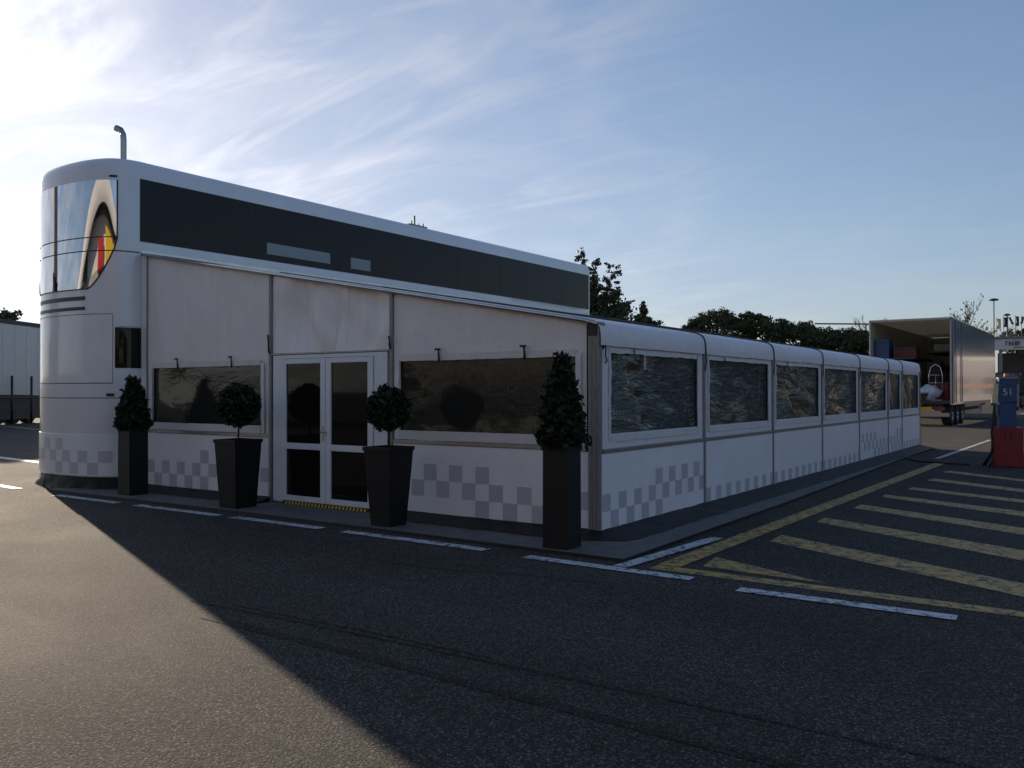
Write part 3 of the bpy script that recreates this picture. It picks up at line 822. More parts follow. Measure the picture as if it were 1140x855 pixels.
for a in ([(-.24, -.1, 1.33), (-.27, -.12, 1.0), (-.25, -.14, .6), (-.32, -.2, .3), (-.48, -.3, .03)], [(-.23, -.08, 1.2), (-.22, -.1, .9), (-.24, -.12, .5), (-.26, -.2, .25), (-.36, -.35, .02)], [(-.25, -.05, 1.15), (-.3, -.1, .7), (-.27, -.15, .35), (-.42, -.1, .02)]):
    MB().tube([Vector(p) for p in a], .018, 8).build('hose', M['black'], SP)
text_mesh('13', .2, .002, M['black'], SP, 'number', (-.02, -.252, .66), (R(90), 0, 0))
text_mesh('51', .2, .002, M['bag'], SP, 'number', (.0, -.183, 1.56), (R(90), 0, 0))
SP2 = thing('service_pillar', 'red base of the supply pillar farther back at the right edge', 'supply pillar', (3.9, 15.6, 0), R(8), 'supply pillars')
MB().box(-.275, .275, -.25, .25, 0, .6, bev=.02).build('base', M['red'], SP2)
MB().box(-.15, .15, -.17, .17, .6, 1.1, bev=.01).build('cabinet', M['blue'], SP2)
MB().tube([(1.95, 12.5, .03), (.9, 12.9, .02), (-.0, 14.5, .05), (.2, 17.6, .045)], .02, 6).build('cable', M['black'])
tag(bpy.data.objects['cable'], 'black cable lying on the asphalt from the supply pillar to the awning', 'cable')

# ------------------------------------------------------------------ big silver trailer
TX0, TX1, TY0, TY1, TZB, TZT = -5.05, -1.58, 34.8, 51.0, 1.15, 4.85
TR = thing('box_trailer', 'silver box trailer with its rear open, parked beyond the end of the awning', 'trailer', (0, 0, 0))
t_ = .06
b = MB()
b.box(TX1 - t_, TX1, TY0, TY1, TZB - .2, TZT, bev=.01)
trs = b.build('side_wall', M['silver'], TR)
MB().box(TX0, TX0 + t_, TY0, TY1, TZB - .2, TZT, bev=.01).build('side_wall', [M['trl_in']], TR)
MB().box(TX0 + t_, TX1 - t_, TY1 - t_, TY1, TZB, TZT - .01).build('front_wall', M['trl_in'], TR)
MB().box(TX0 - .01, TX1 + .01, TY0 - .02, TY1, TZT + .002, TZT + .03).build('roof', M['trl_roof'], TR)
MB().box(TX0 + t_, TX1 - t_, TY0, TY1 - t_, TZB - .15, TZB, ).build('floor', M['trl_dark'], TR)
MB().box(TX1 - t_ - .012, TX1 - t_, TY0 + .1, TY1 - .1, TZB, TZT - .02).build('lining', M['trl_in'], TR)
MB().box(TX0 + t_ + .02, TX0 + 1.9, TY0 + .3, TY0 + 5, 3.05, 3.12).build('upper_shelf', M['trl_dark'], TR)
MB().box(TX0 + 1.9, TX1 - t_ - .03, TY0 + 2.5, TY0 + 7, 3.4, 3.47).build('upper_shelf', M['trl_dark'], TR)
for x in (TX0, TX1 - .07):
    MB().box(x - .003, x + .073, TY0 - .05, TY0 - .001, TZB - .2, TZT, bev=.01).build('door_post', M['alu'], TR)
MB().box(TX0, TX1, TY0 - .05, TY0 - .003, TZT - .07, TZT).build('lintel', M['alu'], TR)
dr = MB().box(TX1 + .01, TX1 + .07, TY0 + .05, TY0 + 3.1, TZB - .15, TZT - .05, bev=.01).build('rear_door', M['silver'], TR, 'rear door folded back flat against the side')
b = MB()
for y in (TY0 + .5, TY0 + 2.3): b.tube([(TX1 + .1, y, TZB - .1), (TX1 + .1, y, TZT - .1)], .02, 6)
b.build('locking_bar', M['alu'], dr)
MB().box(TX1 + .005, TX1 + .03, TY0 + 3.2, TY1, TZB - .22, TZB - .08).build('side_rail', M['alu'], TR)
MB().box(TX0 + .4, TX1 - .4, TY0 + .3, TY1 - 1, .75, TZB - .16).build('chassis', M['black'], TR)
bb = MB().box(TX0 + .1, TX1 - .1, TY0 - .1, TY0 + .05, .42, .60, bev=.01).build('bumper', M['alu'], TR)
for x in (TX0 + .9, TX1 - .5): MB().box(x - .22, x + .22, TY0 - .13, TY0 - .101, .68, .86, bev=.01).build('tail_light', M['red'], TR)
MB().box(TX1 - 1.6, TX1 - .8, TY0 - .13, TY0 - .101, .66, .86, bev=.01).build('light_board', M['yellow'], TR)
# tail lift platform folded half out
MB().bar((TX0 + 1.75, TY0 - .1, .85), (TX0 + 2.25, TY0 - 1.3, 1.5), 1.0, .06).build('tail_lift', M['alu'], TR)
def wheel(parent, x, y, r, w):
    b = MB(); n = 24; rr = [(0, -w / 2), (r * .55, -w / 2), (r * .92, -w / 2), (r, -w / 2 + .04), (r, w / 2 - .04), (r * .92, w / 2), (r * .55, w / 2 - .0), (0, w / 2)]
    ring = [[b.vert((x + xx, y + math.cos(a) * q, r + math.sin(a) * q)) for a in [6.2832 * k / n for k in range(n)]] for q, xx in rr[1:-1]]
    for r0, r1 in zip(ring, ring[1:]):
        for k in range(n): b.face((r0[k], r0[(k + 1) % n], r1[(k + 1) % n], r1[k]), 0, True)
    wl = b.build('wheel', M['tyre'], parent)
    b = MB()
    ring = [[b.vert((x + xx, y + math.cos(a) * q, r + math.sin(a) * q)) for a in [6.2832 * k / n for k in range(n)]] for q, xx in ((r * .55, w / 2), (r * .5, w / 2 - .06), (r * .2, w / 2 - .05), (r * .18, w / 2 + .02))]
    for r0, r1 in zip(ring, ring[1:]):
        for k in range(n): b.face((r0[k], r0[(k + 1) % n], r1[(k + 1) % n], r1[k]), 0, True)
    b.face(ring[-1]); b.build('rim', M['alu'], wl)
    return wl
for y in (TY0 + .7, TY0 + 2.2, TY0 + 3.7): wheel(TR, TX1 - .28, y, .52, .4)
for y in (TY0 + .7, TY0 + 2.2): wheel(TR, TX0 + .28, y, .52, .4)
MB().box(TX1 - .25, TX1 - .2, TY0 + 5.5, TY0 + 11, .45, .62).box(TX1 - .25, TX1 - .2, TY0 + 5.5, TY0 + 11, .78, .92).build('side_guard', M['alu'], TR)
MB().box(TX1 - 1.2, TX1 - .3, TY0 + 11.5, TY0 + 12.8, .4, .95, bev=.05).build('tool_box', M['grey'], TR)
# cargo
def crate(name, label, x0, x1, y0, y1, z0, z1, m, lidm):
    t = thing(name, label, 'crate', ((x0 + x1) / 2, (y0 + y1) / 2, z0), 0, 'cargo inside the open trailer')
    w, d, h = (x1 - x0) / 2, (y1 - y0) / 2, z1 - z0
    b = MB().box(-w, w, -d, d, 0, h * .82, bev=.015)
    for k in range(3): b.box(-w * .8 + k * w * .55, -w * .8 + k * w * .55 + .05, -d - .012, -d + .002, .05, h * .78)
    b.build('crate_body', m, t)
    MB().box(-w - .01, w + .01, -d - .01, d + .01, h * .822, h, bev=.015).build('lid', lidm, t)
crate('storage_crate', 'blue crate high at the left inside the open trailer', TX0 + .1, TX0 + .75, TY0 + .5, TY0 + 1.4, 3.12, 4.0, M['blue'], M['blue'])
crate('storage_crate', 'wide red crate with a grey lid on the trailer upper shelf', TX0 + .85, TX0 + 1.85, TY0 + .9, TY0 + 2.0, 3.12, 3.62, M['red_dark'], M['trl_dark'])
crate('storage_crate', 'dark crate on the trailer floor behind the hand trolley', TX0 + .3, TX0 + 1.8, TY0 + 1, TY0 + 2.5, TZB, 2.4, M['trl_dark'], M['grey'])
crate('storage_crate', 'low red crate right behind the hand trolley rails', TX1 - 1.1, TX1 - .3, TY0 + 1.1, TY0 + 1.9, TZB, 2.0, M['red'], M['red_dark'])
crate('storage_crate', 'grey crate stacked deep inside the trailer near its front wall', TX0 + 2.0, TX1 - .5, TY0 + 6, TY0 + 8, TZB, 2.9, M['grey'], M['trl_dark'])
crate('storage_crate', 'black flight case below the upper shelf at the left of the trailer', TX0 + .15, TX0 + 1.1, TY0 + 3.0, TY0 + 4.2, 2.45, 3.0, M['trl_dark'], M['grey'])
crate('storage_crate', 'tall dark cabinet case in the middle of the trailer floor', TX0 + 1.9, TX0 + 2.5, TY0 + 3.2, TY0 + 4.2, TZB, 3.0, M['black'], M['trl_dark'])
crate('storage_crate', 'grey box on top of the right hand upper shelf', TX1 - 1.2, TX1 - .4, TY0 + 3.0, TY0 + 4.0, 3.47, 3.9, M['grey'], M['trl_dark'])
HTR = thing('hand_trolley', 'upright silver tube trolley standing in the open trailer', 'trolley', (TX1 - .75, TY0 + .55, TZB))
b = MB().tube([(-.28, 0, 0), (-.28, 0, 1.15), (-.2, 0, 1.5), (0, 0, 1.65), (.2, 0, 1.5), (.28, 0, 1.15), (.28, 0, 0)], .03, 8)
for z in (.4, .8, 1.15): b.tube([(-.28, 0, z), (.28, 0, z)], .02, 6)
b.tube([(0, 0, .4), (0, 0, 1.15)], .02, 6); b.build('frame', M['steel'], HTR)
MB().box(-.3, .3, -.3, 0, .0, .03).build('toe_plate', M['alu'], HTR)
b = MB(); bm = bmesh.new(); bmesh.ops.create_icosphere(bm, subdivisions=3, radius=1)
for v in bm.verts:
    q = 1 + .30 * noise.noise(v.co * 2.2) + .1 * noise.noise(v.co * 5)
    v.co = Vector((v.co.x * .5 * q, v.co.y * .35 * q, max(0, .34 + v.co.z * .36 * q)))
b.add_bm(bm, 0, True); bm.free()
o = b.build('plastic_sack', M['bag']); o.location = (TX1 - 1.0, TY0 + .0, TZB); o.location.y = TY0 + .42; tag(o, 'pale plastic sack slumped on the rear edge of the open trailer', 'sack')

# ------------------------------------------------------------------ left trailer and rails
LT = thing('white_box_trailer', 'long pale box trailer in shade at the left edge behind the coach', 'trailer', (-42.4, 15.2, 0), math.atan2(.839, -.545))
# local x runs away along the side; the visible side is local -y
L0, L1 = -6, 1.5
MB().box(L0, L1, 0, 2.6, 1.45, 5.2, bev=.02).build('box_body', M['left_trailer'], LT)
MB().box(L0, L1, -.03, -.001, 5.0, 5.22).build('top_rail', M['trl_dark'], LT)
b = MB()
for x in range(L0, 2): b.box(x - .02, x + .02, -.012, -.001, 1.5, 4.98)
b.build('wall_rib', M['left_trailer'], LT)
MB().box(L0, L1, .05, 2.5, .95, 1.44).build('chassis', M['red_dark'], LT)
MB().box(L0, L1, -.04, .048, 1.28, 1.42).build('side_rail', M['black'], LT)
for x in (-.6, -1.9, -3.2): 
    b = MB(); n = 20
    b.tube([(x, .02, .5), (x, .4, .5)], .5, n); wl = b.build('wheel', M['tyre'], LT); MB().tube([(x, .0, .5), (x, .018, .5)], .25, 14).build('rim', M['alu'], wl)
MB().box(-6, .8, -.08, -.05, .22, 1.26).build('side_skirt', M['trl_dark'], LT)
RL = thing('safety_rail', 'low dark rail with two posts in front of the left trailer', 'railing', (-42.4, 15.2, 0), math.atan2(.839, -.545))
for x in (-1.55, -3.2): MB().tube([(x, -.6, 0), (x, -.6, 2.4)], .06, 8).build('post', M['black'], RL)
MB().bar((-6, -.6, 1.35), (1, -.6, 1.35), .06, .08).build('rail', M['black'], RL)
MB().bar((-6, -.6, .75), (1, -.6, .75), .05, .06).build('rail', M['black'], RL)

# ------------------------------------------------------------------ trees
def tree(name, label, loc, trunk_h, tr, blobs, n, size, leaf, group='trees beyond the paddock', elong=1.5, limbs=True):
    t = thing(name, label, 'tree', loc, 0, group)
    b = MB(); b.tube([(0, 0, 0), (.1, 0, trunk_h * .5), (0, .05, trunk_h)], [tr, tr * .8, tr * .45], 8)
    if limbs:
        for (cx, cy, cz, rx, ry, rz_) in blobs[:8]:
            b.tube([(0, 0, min(trunk_h * .75, cz)), (cx * .5, cy * .5, (trunk_h * .8 + cz) / 2), (cx, cy, cz)], [tr * .4, tr * .25, tr * .08], 5)
    b.build('trunk', M['bark'], t)
    f = MB(); V = [q[3] * q[4] * q[5] for q in blobs]; tot = sum(V)
    for q, v in zip(blobs, V):
        k = int(n * v / tot); pts = []
        # clumps inside each mass
        cl = []
        for _ in range(max(8, k // 22)):
            d = Vector((random.gauss(0, 1), random.gauss(0, 1), random.gauss(0, 1))).normalized() * random.random() ** .33
            cl.append(Vector((q[0] + d.x * q[3], q[1] + d.y * q[4], q[2] + d.z * q[5])))
        cr_ = .36 * (q[3] * q[4] * q[5]) ** (1 / 3)
        for _ in range(k):
            c = random.choice(cl); pts.append(c + Vector((random.gauss(0, 1), random.gauss(0, 1), random.gauss(0, .7))) * cr_ * .55)
        leaves(f, pts, size, 0, 0, elong)
    f.build('crown', leaf, t)
    return t
def conifer_blobs(h, r, n=26, z0=.12):
    out = []
    for k in range(n):
        v = z0 + (1 - z0) * k / n; a = k * 2.4; rr = r * (1 - v) ** .8
        out.append((math.cos(a) * rr * .55, math.sin(a) * rr * .55, h * v + .3, rr * .5 + .25, rr * .5 + .25, h * .05 + .2))
    return out
def round_blobs(r, h, zc, n=14, seed=1):
    rd = random.Random(seed); out = []
    for k in range(n):
        a = rd.uniform(0, 6.28); q = rd.random() ** .5
        s = rd.uniform(.28, .42)
        out.append((math.cos(a) * r * q * .75, math.sin(a) * r * q * .75, zc + rd.uniform(-.5, .5) * h * (1 - q * .4), r * s, r * s, h * s * .8))
    return out
# tall loose cedar behind the coach's far end, several leaders
lead = []
rd = random.Random(4)
for (ox, top, wd) in ((-.9, 15.0, 1.1), (.1, 13.9, 1.1), (1.9, 13.6, 1.1), (2.6, 11.2, 1.3), (.6, 11.8, 2.3), (3.3, 8.8, 1.2), (-2.4, 12, 1.6)):
    for k in range(9):
        v = k / 9; z = top - 1 - v * 7.0
        lead.append((ox + rd.uniform(-.5, .5) * wd * (.4 + v * 1.2), rd.uniform(-1, 1) * wd * .6, z, wd * (.40 + .62 * v) * rd.uniform(.7, 1.1), wd * (.4 + .5 * v), rd.uniform(.45, .8)))
tree('cedar_tree', 'tall ragged dark conifer rising just past the coach far end', (-34.2, 60, 0), 12, .35, lead, 26000, .20, M['leaf_conifer'])
tree('broadleaf_tree', 'rounded dark tree low beside the ragged tall conifer', (-31.4, 60, 0), 5, .25, round_blobs(2.9, 5, 5.8, 18, 3), 11000, .22, M['leaf_olive'])
tree('cypress_tree', 'slim pointed cypress right of the ragged conifer', (-31.2, 64, 0), 4, .15, [(0, 0, z, .34, .34, .6) for z in (1.5, 2.5, 3.5, 4.5, 5.5, 6.5, 7.5, 8.5, 9.1)] + [(0, 0, 9.55, .2, .2, .35)], 9000, .11, M['leaf_conifer'], limbs=False)
tree('broadleaf_tree', 'small rounded tree right of the slim cypress', (-28.9, 60, 0), 4, .2, round_blobs(1.8, 3.4, 6.0, 12, 9), 7000, .2, M['leaf_olive'])
# umbrella pines in a row
pin = [(-23.9, 58, 7.3, 1.5), (-22.6, 60, 8.4, 2.6), (-20.6, 62, 8.3, 2.3), (-18.2, 61, 7.6, 2.2), (-16.3, 62, 7.4, 2.2), (-14.3, 61, 6.7, 2.1), (-12.6, 62, 6.6, 1.9), (-11.2, 60, 6.1, 1.6)]
words = ['leftmost and lowest', 'second from the left and tallest', 'third from the left', 'fourth from the left', 'fifth from the left', 'sixth from the left', 'seventh from the left', 'last and smallest beside the trailer']
for i, ((x, y, top, r), w) in enumerate(zip(pin, words)):
    bl = []
    rr = random.Random(20 + i)
    for k in range(30):
        a = rr.uniform(0, 6.28); q = rr.random() ** .5
        bl.append((math.cos(a) * r * q * .86, math.sin(a) * r * q * .86, top - .55 - q * q * 1.0 + rr.uniform(-.12, .08), r * .30, r * .30, rr.uniform(.35, .5)))
    for k in range(12):
        a = rr.uniform(0, 6.28); q = rr.random() ** .5
        bl.append((math.cos(a) * r * q * .8, math.sin(a) * r * q * .8, rr.uniform(2.2, top - 1.8), r * .4, r * .4, .9))
    tree('pine_tree', 'dark green pine in the row behind the awning, ' + w, (x, y, 0), top - 1.2, .25, bl, 16000, .12, M['leaf_pine'], 'row of pines behind the awning')
def bare_tree(label, loc, h, spread, seed, levels=5, leafy=0, name='bare_tree'):
    rd = random.Random(seed); t = thing(name, label, 'tree', loc, 0, 'trees beyond the paddock'); b = MB(); tips = []
    def grow(p, d, L, r, lv):
        e = p + d * L; mid = p + d * L * .5 + Vector((rd.uniform(-1, 1), rd.uniform(-1, 1), 0)) * L * .05
        b.tube([p, mid, e], [r, r * .85, r * .65], 5 if lv > 2 else 4, cap=False)
        if lv == 0: tips.append(e); return
        for k in range(3 if lv > 1 else 4):
            nd = (d + Vector((rd.uniform(-1, 1), rd.uniform(-1, 1), rd.uniform(-.15, .6))) * spread).normalized()
            grow(e if k else mid.lerp(e, .6), nd, L * rd.uniform(.6, .8), r * .62, lv - 1)
    grow(Vector((0, 0, 0)), Vector((0, 0, 1)), h * .32, h * .018, levels)
    b.build('trunk', M['bark'], t)
    if leafy:
        f = MB(); leaves(f, [p + Vector((rd.gauss(0, .2), rd.gauss(0, .2), rd.gauss(0, .2))) for p in tips for _ in range(leafy)], .16); f.build('crown', M['leaf_olive'], t)
    return t
bare_tree('leafless tree sticking up just left of the silver trailer', (-11.9, 66, 0), 8.0, .55, 3)
bare_tree('thin leafless shrub tree right of the small rounded tree', (-27.6, 62, 0), 7.3, .6, 8, 4)
bare_tree('sparse tree with open twiggy crown behind the trailer roof', (-7.6, 84, 0), 9.6, .6, 11, 5, 1, 'sparse_tree')
tree('olive_tree', 'round grey green tree above the left trailer roof', (-51.8, 17.2, 0), 3.5, .25, round_blobs(2.0, 2.0, 5.4, 14, 31), 5000, .2, M['leaf_olive'])
tree('broadleaf_tree', 'hazy tree line clump behind the white building fascia', (-1.8, 92, 0), 5, .2, round_blobs(4.2, 3, 6.0, 14, 41), 5000, .22, M['leaf_olive'])

# ------------------------------------------------------------------ far building, cars, flags, lamps
FB = thing('canopy_building', 'low building with white fascia and red lettering beyond the silver trailer', 'building', (0, 0, 0))
MB().box(-4.8, 1.2, 80, 81.2, 5.2, 6.2, bev=.03).build('fascia', M['white_bld'], FB)
b = MB(); b.face([b.vert(p) for p in ((-5.3, 79.95, 6.05), (-3.9, 79.95, 5.2), (-3.2, 79.95, 5.2), (-3.2, 79.95, 6.2), (-4.9, 79.95, 6.12))]); b.build('fascia_wing', M['white_bld'], FB)
MB().box(-5.2, 1.3, 79.7, 90, 6.21, 6.35).build('roof', M['grey'], FB)
MB().box(-5.2, 1.2, 88, 88.3, 0, 5.19).build('back_wall', M['trl_dark'], FB)
for x in (-4.2, 1): MB().box(x - .12, x + .12, 80.3, 80.6, 0, 5.19).build('column', M['grey'], FB)
b = MB(); rd = random.Random(2)
for k in range(5):
    x = -3.75 + k * .24
    b.box(x, x + .06, 79.9, 79.94, 5.55, 5.95); b.box(x + .06, x + .17, 79.9, 79.94, 5.86 - .1 * (k % 3), 5.94 - .1 * (k % 3))
    if k % 2: b.box(x + .11, x + .17, 79.9, 79.94, 5.55, 5.8)
b.build('red_lettering', M['red'], FB)
b = MB().box(-3.1, -2.3, 79.96, 79.99, 5.36, 5.42); b.build('lettering', M['trl_dark'], FB)
def car(label, loc, rz, m, gr='cars parked under the far canopy'):
    t = thing('parked_car', label, 'car', loc, rz, gr)
    P = [(-2.2, .35), (-2.2, .75), (-2.0, .95), (-1.2, 1.02), (-.55, 1.45), (1.1, 1.47), (1.8, 1.05), (2.15, .95), (2.2, .4)]
    b = MB(); n = len(P)
    A = [b.vert((x, -.85 if z < 1.1 else -.65, z)) for x, z in P]; B = [b.vert((x, .85 if z < 1.1 else .65, z)) for x, z in P]
    for i in range(n): j = (i + 1) % n; b.face((A[i], A[j], B[j], B[i]))
    b.face(A[::-1]); b.face(B); body = b.build('body', m, t)
    w = MB()
    for s in (-1, 1):
        w.quad((-1.0, s * .83, 1.06), (1.55, s * .83, 1.06), (1.0, s * .68, 1.42), (-.5, s * .68, 1.42))
    w.quad((-1.22, -.7, 1.04), (-1.22, .7, 1.04), (-.60, .6, 1.43), (-.60, -.6, 1.43)); w.quad((1.83, -.7, 1.06), (1.83, .7, 1.06), (1.16, .6, 1.45), (1.16, -.6, 1.45))
    w.build('window', M['glass_dark'], t)
    for x in (-1.4, 1.4):
        for s in (-1, 1):
            MB().tube([(x, s * .68, .32), (x, s * .9, .32)], .32, 16).build('wheel', M['tyre'], t)
    for s in (-.55, .55): MB().box(-2.23, -2.19, s - .15, s + .15, .68, .82).build('headlight', M['white'], t)
car('dark blue car nearest the silver trailer under the canopy', (-2.9, 74.5, 0), R(80), M['car_blue'])
car('black car to the right of the dark blue car', (-.3, 76, 0), R(95), M['car_black'])
van = thing('delivery_van', 'dark van standing under the canopy behind the blue car', 'van', (-3.6, 82.5, 0), R(90))
MB().box(-2.6, 1.6, -1, 1, .4, 3.2, bev=.12).build('body', M['car_blue'], van); MB().box(1.5, 2.7, -.98, .98, .4, 1.9, bev=.2).build('bonnet', M['car_blue'], van)
for x in (-1.6, 1.8):
    for s in (-1, 1): MB().tube([(x, s * .85, .38), (x, s * 1.02, .38)], .38, 16).build('wheel', M['tyre'], van)
MB().box(-2.63, -2.61, -.8, .8, 1.7, 2.6).build('rear_window', M['glass_dark'], van)
van2 = thing('delivery_van', 'white topped van at the right edge beyond the cars', 'van', (.1, 81.5, 0), R(60))
MB().box(-2.6, 1.6, -1, 1, .4, 2.6, bev=.12).build('body', M['car_black'], van2); MB().box(-2.6, 1.6, -1, 1, 3.0, 3.8, bev=.1).build('roof_box', M['car_white'], van2)
MB().box(-2.5, 1.5, -.9, .9, 2.6, 3.0).build('roof_rack', M['black'], van2)
for x in (-1.6, 1.4):
    for s in (-1, 1): MB().tube([(x, s * .85, .38), (x, s * 1.02, .38)], .38, 16).build('wheel', M['tyre'], van2)

def lamp_post(label, loc, h, r=.08, head=.45):
    t = thing('lamp_post', label, 'lamp post', loc, 0, 'lamp posts beyond the trailer')
    MB().tube([(0, 0, 0), (0, 0, h)], [r, r * .6], 8).build('pole', M['grey'], t)
    MB().tube([(0, 0, h), (0, 0, h + .12), (0, 0, h + .2)], [head, head, head * .5], 12).build('lamp_head', M['trl_dark'], t)
lamp_post('tall lamp mast with flat round head right of the silver trailer', (-5.82, 91, 0), 10.6, .1, .44)
lamp_post('shorter lamp mast between the yellow and dark flags', (-4.77, 92, 0), 9.1, .09, .32)
def flag(label, x, y, z0, z1, w, m, lean=0):
    t = thing('flag', label, 'flag', (x, y, 0), 0, 'flags above the far building')
    MB().tube([(0, 0, 6.35), (0, 0, z1 + .1)], .03, 6).build('flag_pole', M['grey'], t)
    b = MB(); rows = []
    for j in range(9):
        v = j / 8; rows.append([b.vert((.03 + w * u / 4 + lean * (1 - v), .12 * math.sin(u * 1.7 + v * 3), z0 + v * (z1 - z0))) for u in range(5)])
    for r0, r1 in zip(rows, rows[1:]):
        for i in range(4): b.face((r0[i], r0[i + 1], r1[i + 1], r1[i]), 0, True)
    b.build('cloth', m, t)
flag('pale yellow flag right of the tall lamp mast', -4.85, 84, 7.3, 8.25, .3, M['cream'])
flag('dark blue flag hanging straight at the shorter lamp mast', -4.3, 84, 7.45, 8.35, .3, M['navy'])
flag('dark flag slanting outward right of the straight blue flag', -3.95, 84, 7.65, 8.35, .2, M['trl_dark'], .28)
flag('straight dark flag in the right hand pair', -3.35, 84, 7.5, 8.4, .27, M['trl_dark'])
flag('rightmost small dark flag leaning inward', -2.85, 84, 7.7, 8.35, .2, M['navy'], -.15)

# gantry rail left of trailer
G_ = thing('lattice_gantry', 'thin horizontal gantry rail running behind the pines to the trailer', 'gantry', (0, 0, 0))
MB().bar((-17.5, 70, 7.5), (-8, 70, 7.0), .1, .12).build('top_bar', M['trl_dark'], G_)
for x in (-16.5, -9.2): MB().bar((x, 70, 0), (x, 70, 7.1), .1, .1).build('post', M['trl_dark'], G_)

# ------------------------------------------------------------------ surroundings behind the photographer, seen in the glass
def building(name, label, x0, x1, y0, y1, h, m, rz=0, loc=(0, 0, 0), bands=(), wins=0):
    t = thing(name, label, 'building', loc, rz)
    MB().box(x0, x1, y0, y1, 0, h).build('wall', m, t)
    for z0, z1, mm in bands: MB().box(x0 - .05, x1 + .05, y0 - .05, y1 + .05, z0, z1).build('band', mm, t)
    for k in range(wins):
        x = x0 + (x1 - x0) * (k + .5) / wins
        MB().box(x - .8, x + .8, y0 - .03, y0 - .001, 1.2, 3.0).build('window', M['glass_dark'], t)
    return t
building('pit_building', 'long sunlit cream building with orange band mirrored in the trailer side', 0, 24, 0, 8, 5.2, M['plaster'], math.atan2(-.8, .6), (3, 103, 0), ((1.9, 2.3, M['orange']), (4.9, 5.3, M['white_bld'])), 6)
# pavilion with a swept roof behind the camera
PV = thing('pavilion', 'white pavilion with swept curved roof mirrored in the coach windscreen', 'building', (-10, -37, 0), 0)
b = MB(); N = 24; rows = []
for i in range(N + 1):
    x = -32 + 90 * i / N; z = 13.0 - (max(0, -x) / 32) ** 2.2 * 5
    rows.append([b.vert((x, 2, z - 1.5)), b.vert((x, 2.8, z)), b.vert((x, -12, z + .5)), b.vert((x, -12, z - 1))])
for a, c in zip(rows, rows[1:]):
    for j in range(3): b.face((a[j], c[j], c[j + 1], a[j + 1]), 0, True)
b.build('curved_roof', M['white_bld'], PV)
MB().box(-29, 56, -10, 0, 0, 8.2).build('wall', M['concrete'], PV)
MB().box(-20, 56, -10, -.2, 8.2, 11.2).build('upper_wall', M['white_bld'], PV)
for k in range(20): MB().box(-27 + k * 4, -24.6 + k * 4, .001, .08, .5, 3.4).build('window', M['glass_dark'], PV)
MB().box(-29.2, 29.2, .1, .3, 4.6, 5.6).build('band', M['red_dark'], PV)
MB().box(6, 40, .3, .8, 6.6, 10.6, bev=.2).build('yellow_sign', M['yellow'], PV)
MB().box(-7, 2, .3, .8, 7.9, 9.9, bev=.24).build('red_sign', M['banner_red'], PV)
TW = thing('tower', 'slim yellow grey tower mirrored in the coach windscreen', 'tower', (-45, -16, 0))
MB().box(-1.3, 1.3, -1.3, 1.3, 0, 13.5).build('shaft', M['plaster'], TW); MB().box(-1.4, 1.4, -1.4, 1.4, 13.5, 14).build('cap', M['trl_dark'], TW)
rd = random.Random(77)
for i in range(7):
    x, y = 2 + i * 5.5 + rd.uniform(-1, 1), 116 - i * 3.5
    tree('tall_tree', 'tall tree in the row behind the cream pit building', (x, y, 0), 8, .3, round_blobs(5.0, 9, 8.5, 14, 120 + i), 2600, .6, M['leaf_olive'], 'trees behind the pit building')
k = 0
for i in range(16):
    a = -2.95 + i * .19
    x, y = 2 + 46 * math.cos(a), -6 + 40 * math.sin(a)
    if -45 < x < 30 and y < -20: y -= 26
    h = rd.uniform(6, 9)
    tree('broadleaf_tree', 'broad tree in the belt behind the photographer', (x, y, 0), h * .5, .3, round_blobs(4.2, h * .8, h * .52, 12, 50 + i), 1800, .55, M['leaf_olive'], 'tree belt behind the photographer')
for i in range(9):
    x, y = 24 + rd.uniform(-2, 3), 8 + i * 9
    h = rd.uniform(5, 8)
    tree('broadleaf_tree', 'broad tree in the belt right of the parking area', (x, y, 0), h * .5, .3, round_blobs(4.6, h * .8, h * .5, 12, 80 + i), 1800, .55, M['leaf_olive'], 'tree belt right of the parking area')

# a dry leaf on the asphalt
b = MB(); b.face([b.vert(p) for p in ((0, 0, .006), (.04, .015, .02), (.075, .0, .012), (.04, -.03, .006))])
o = b.build('fallen_leaf', M['leafbrown']); o.location = (3.42, -2.66, 0); tag(o, 'small dry leaf lying alone on the dark asphalt at right', 'leaf')

# ------------------------------------------------------------------ sun and sky
EL = R(11.8); SD = Vector((-.934, .357, 0)).normalized() * math.cos(EL) + Vector((0, 0, math.sin(EL)))
sun = bpy.data.lights.new('sun', 'SUN'); sun.energy = 4.8; sun.angle = R(.45); sun.color = (1, .83, .64)
so = bpy.data.objects.new('sun', sun); COL.objects.link(so); so.rotation_euler = SD.to_track_quat('Z', 'Y').to_euler()
W = bpy.data.worlds.new('World'); S.world = W; W.use_nodes = True; nt = W.node_tree
bg = nt.nodes['Background']
sky = nt.nodes.new('ShaderNodeTexSky'); sky.sky_type = 'NISHITA'; sky.sun_disc = False
sky.sun_elevation = EL
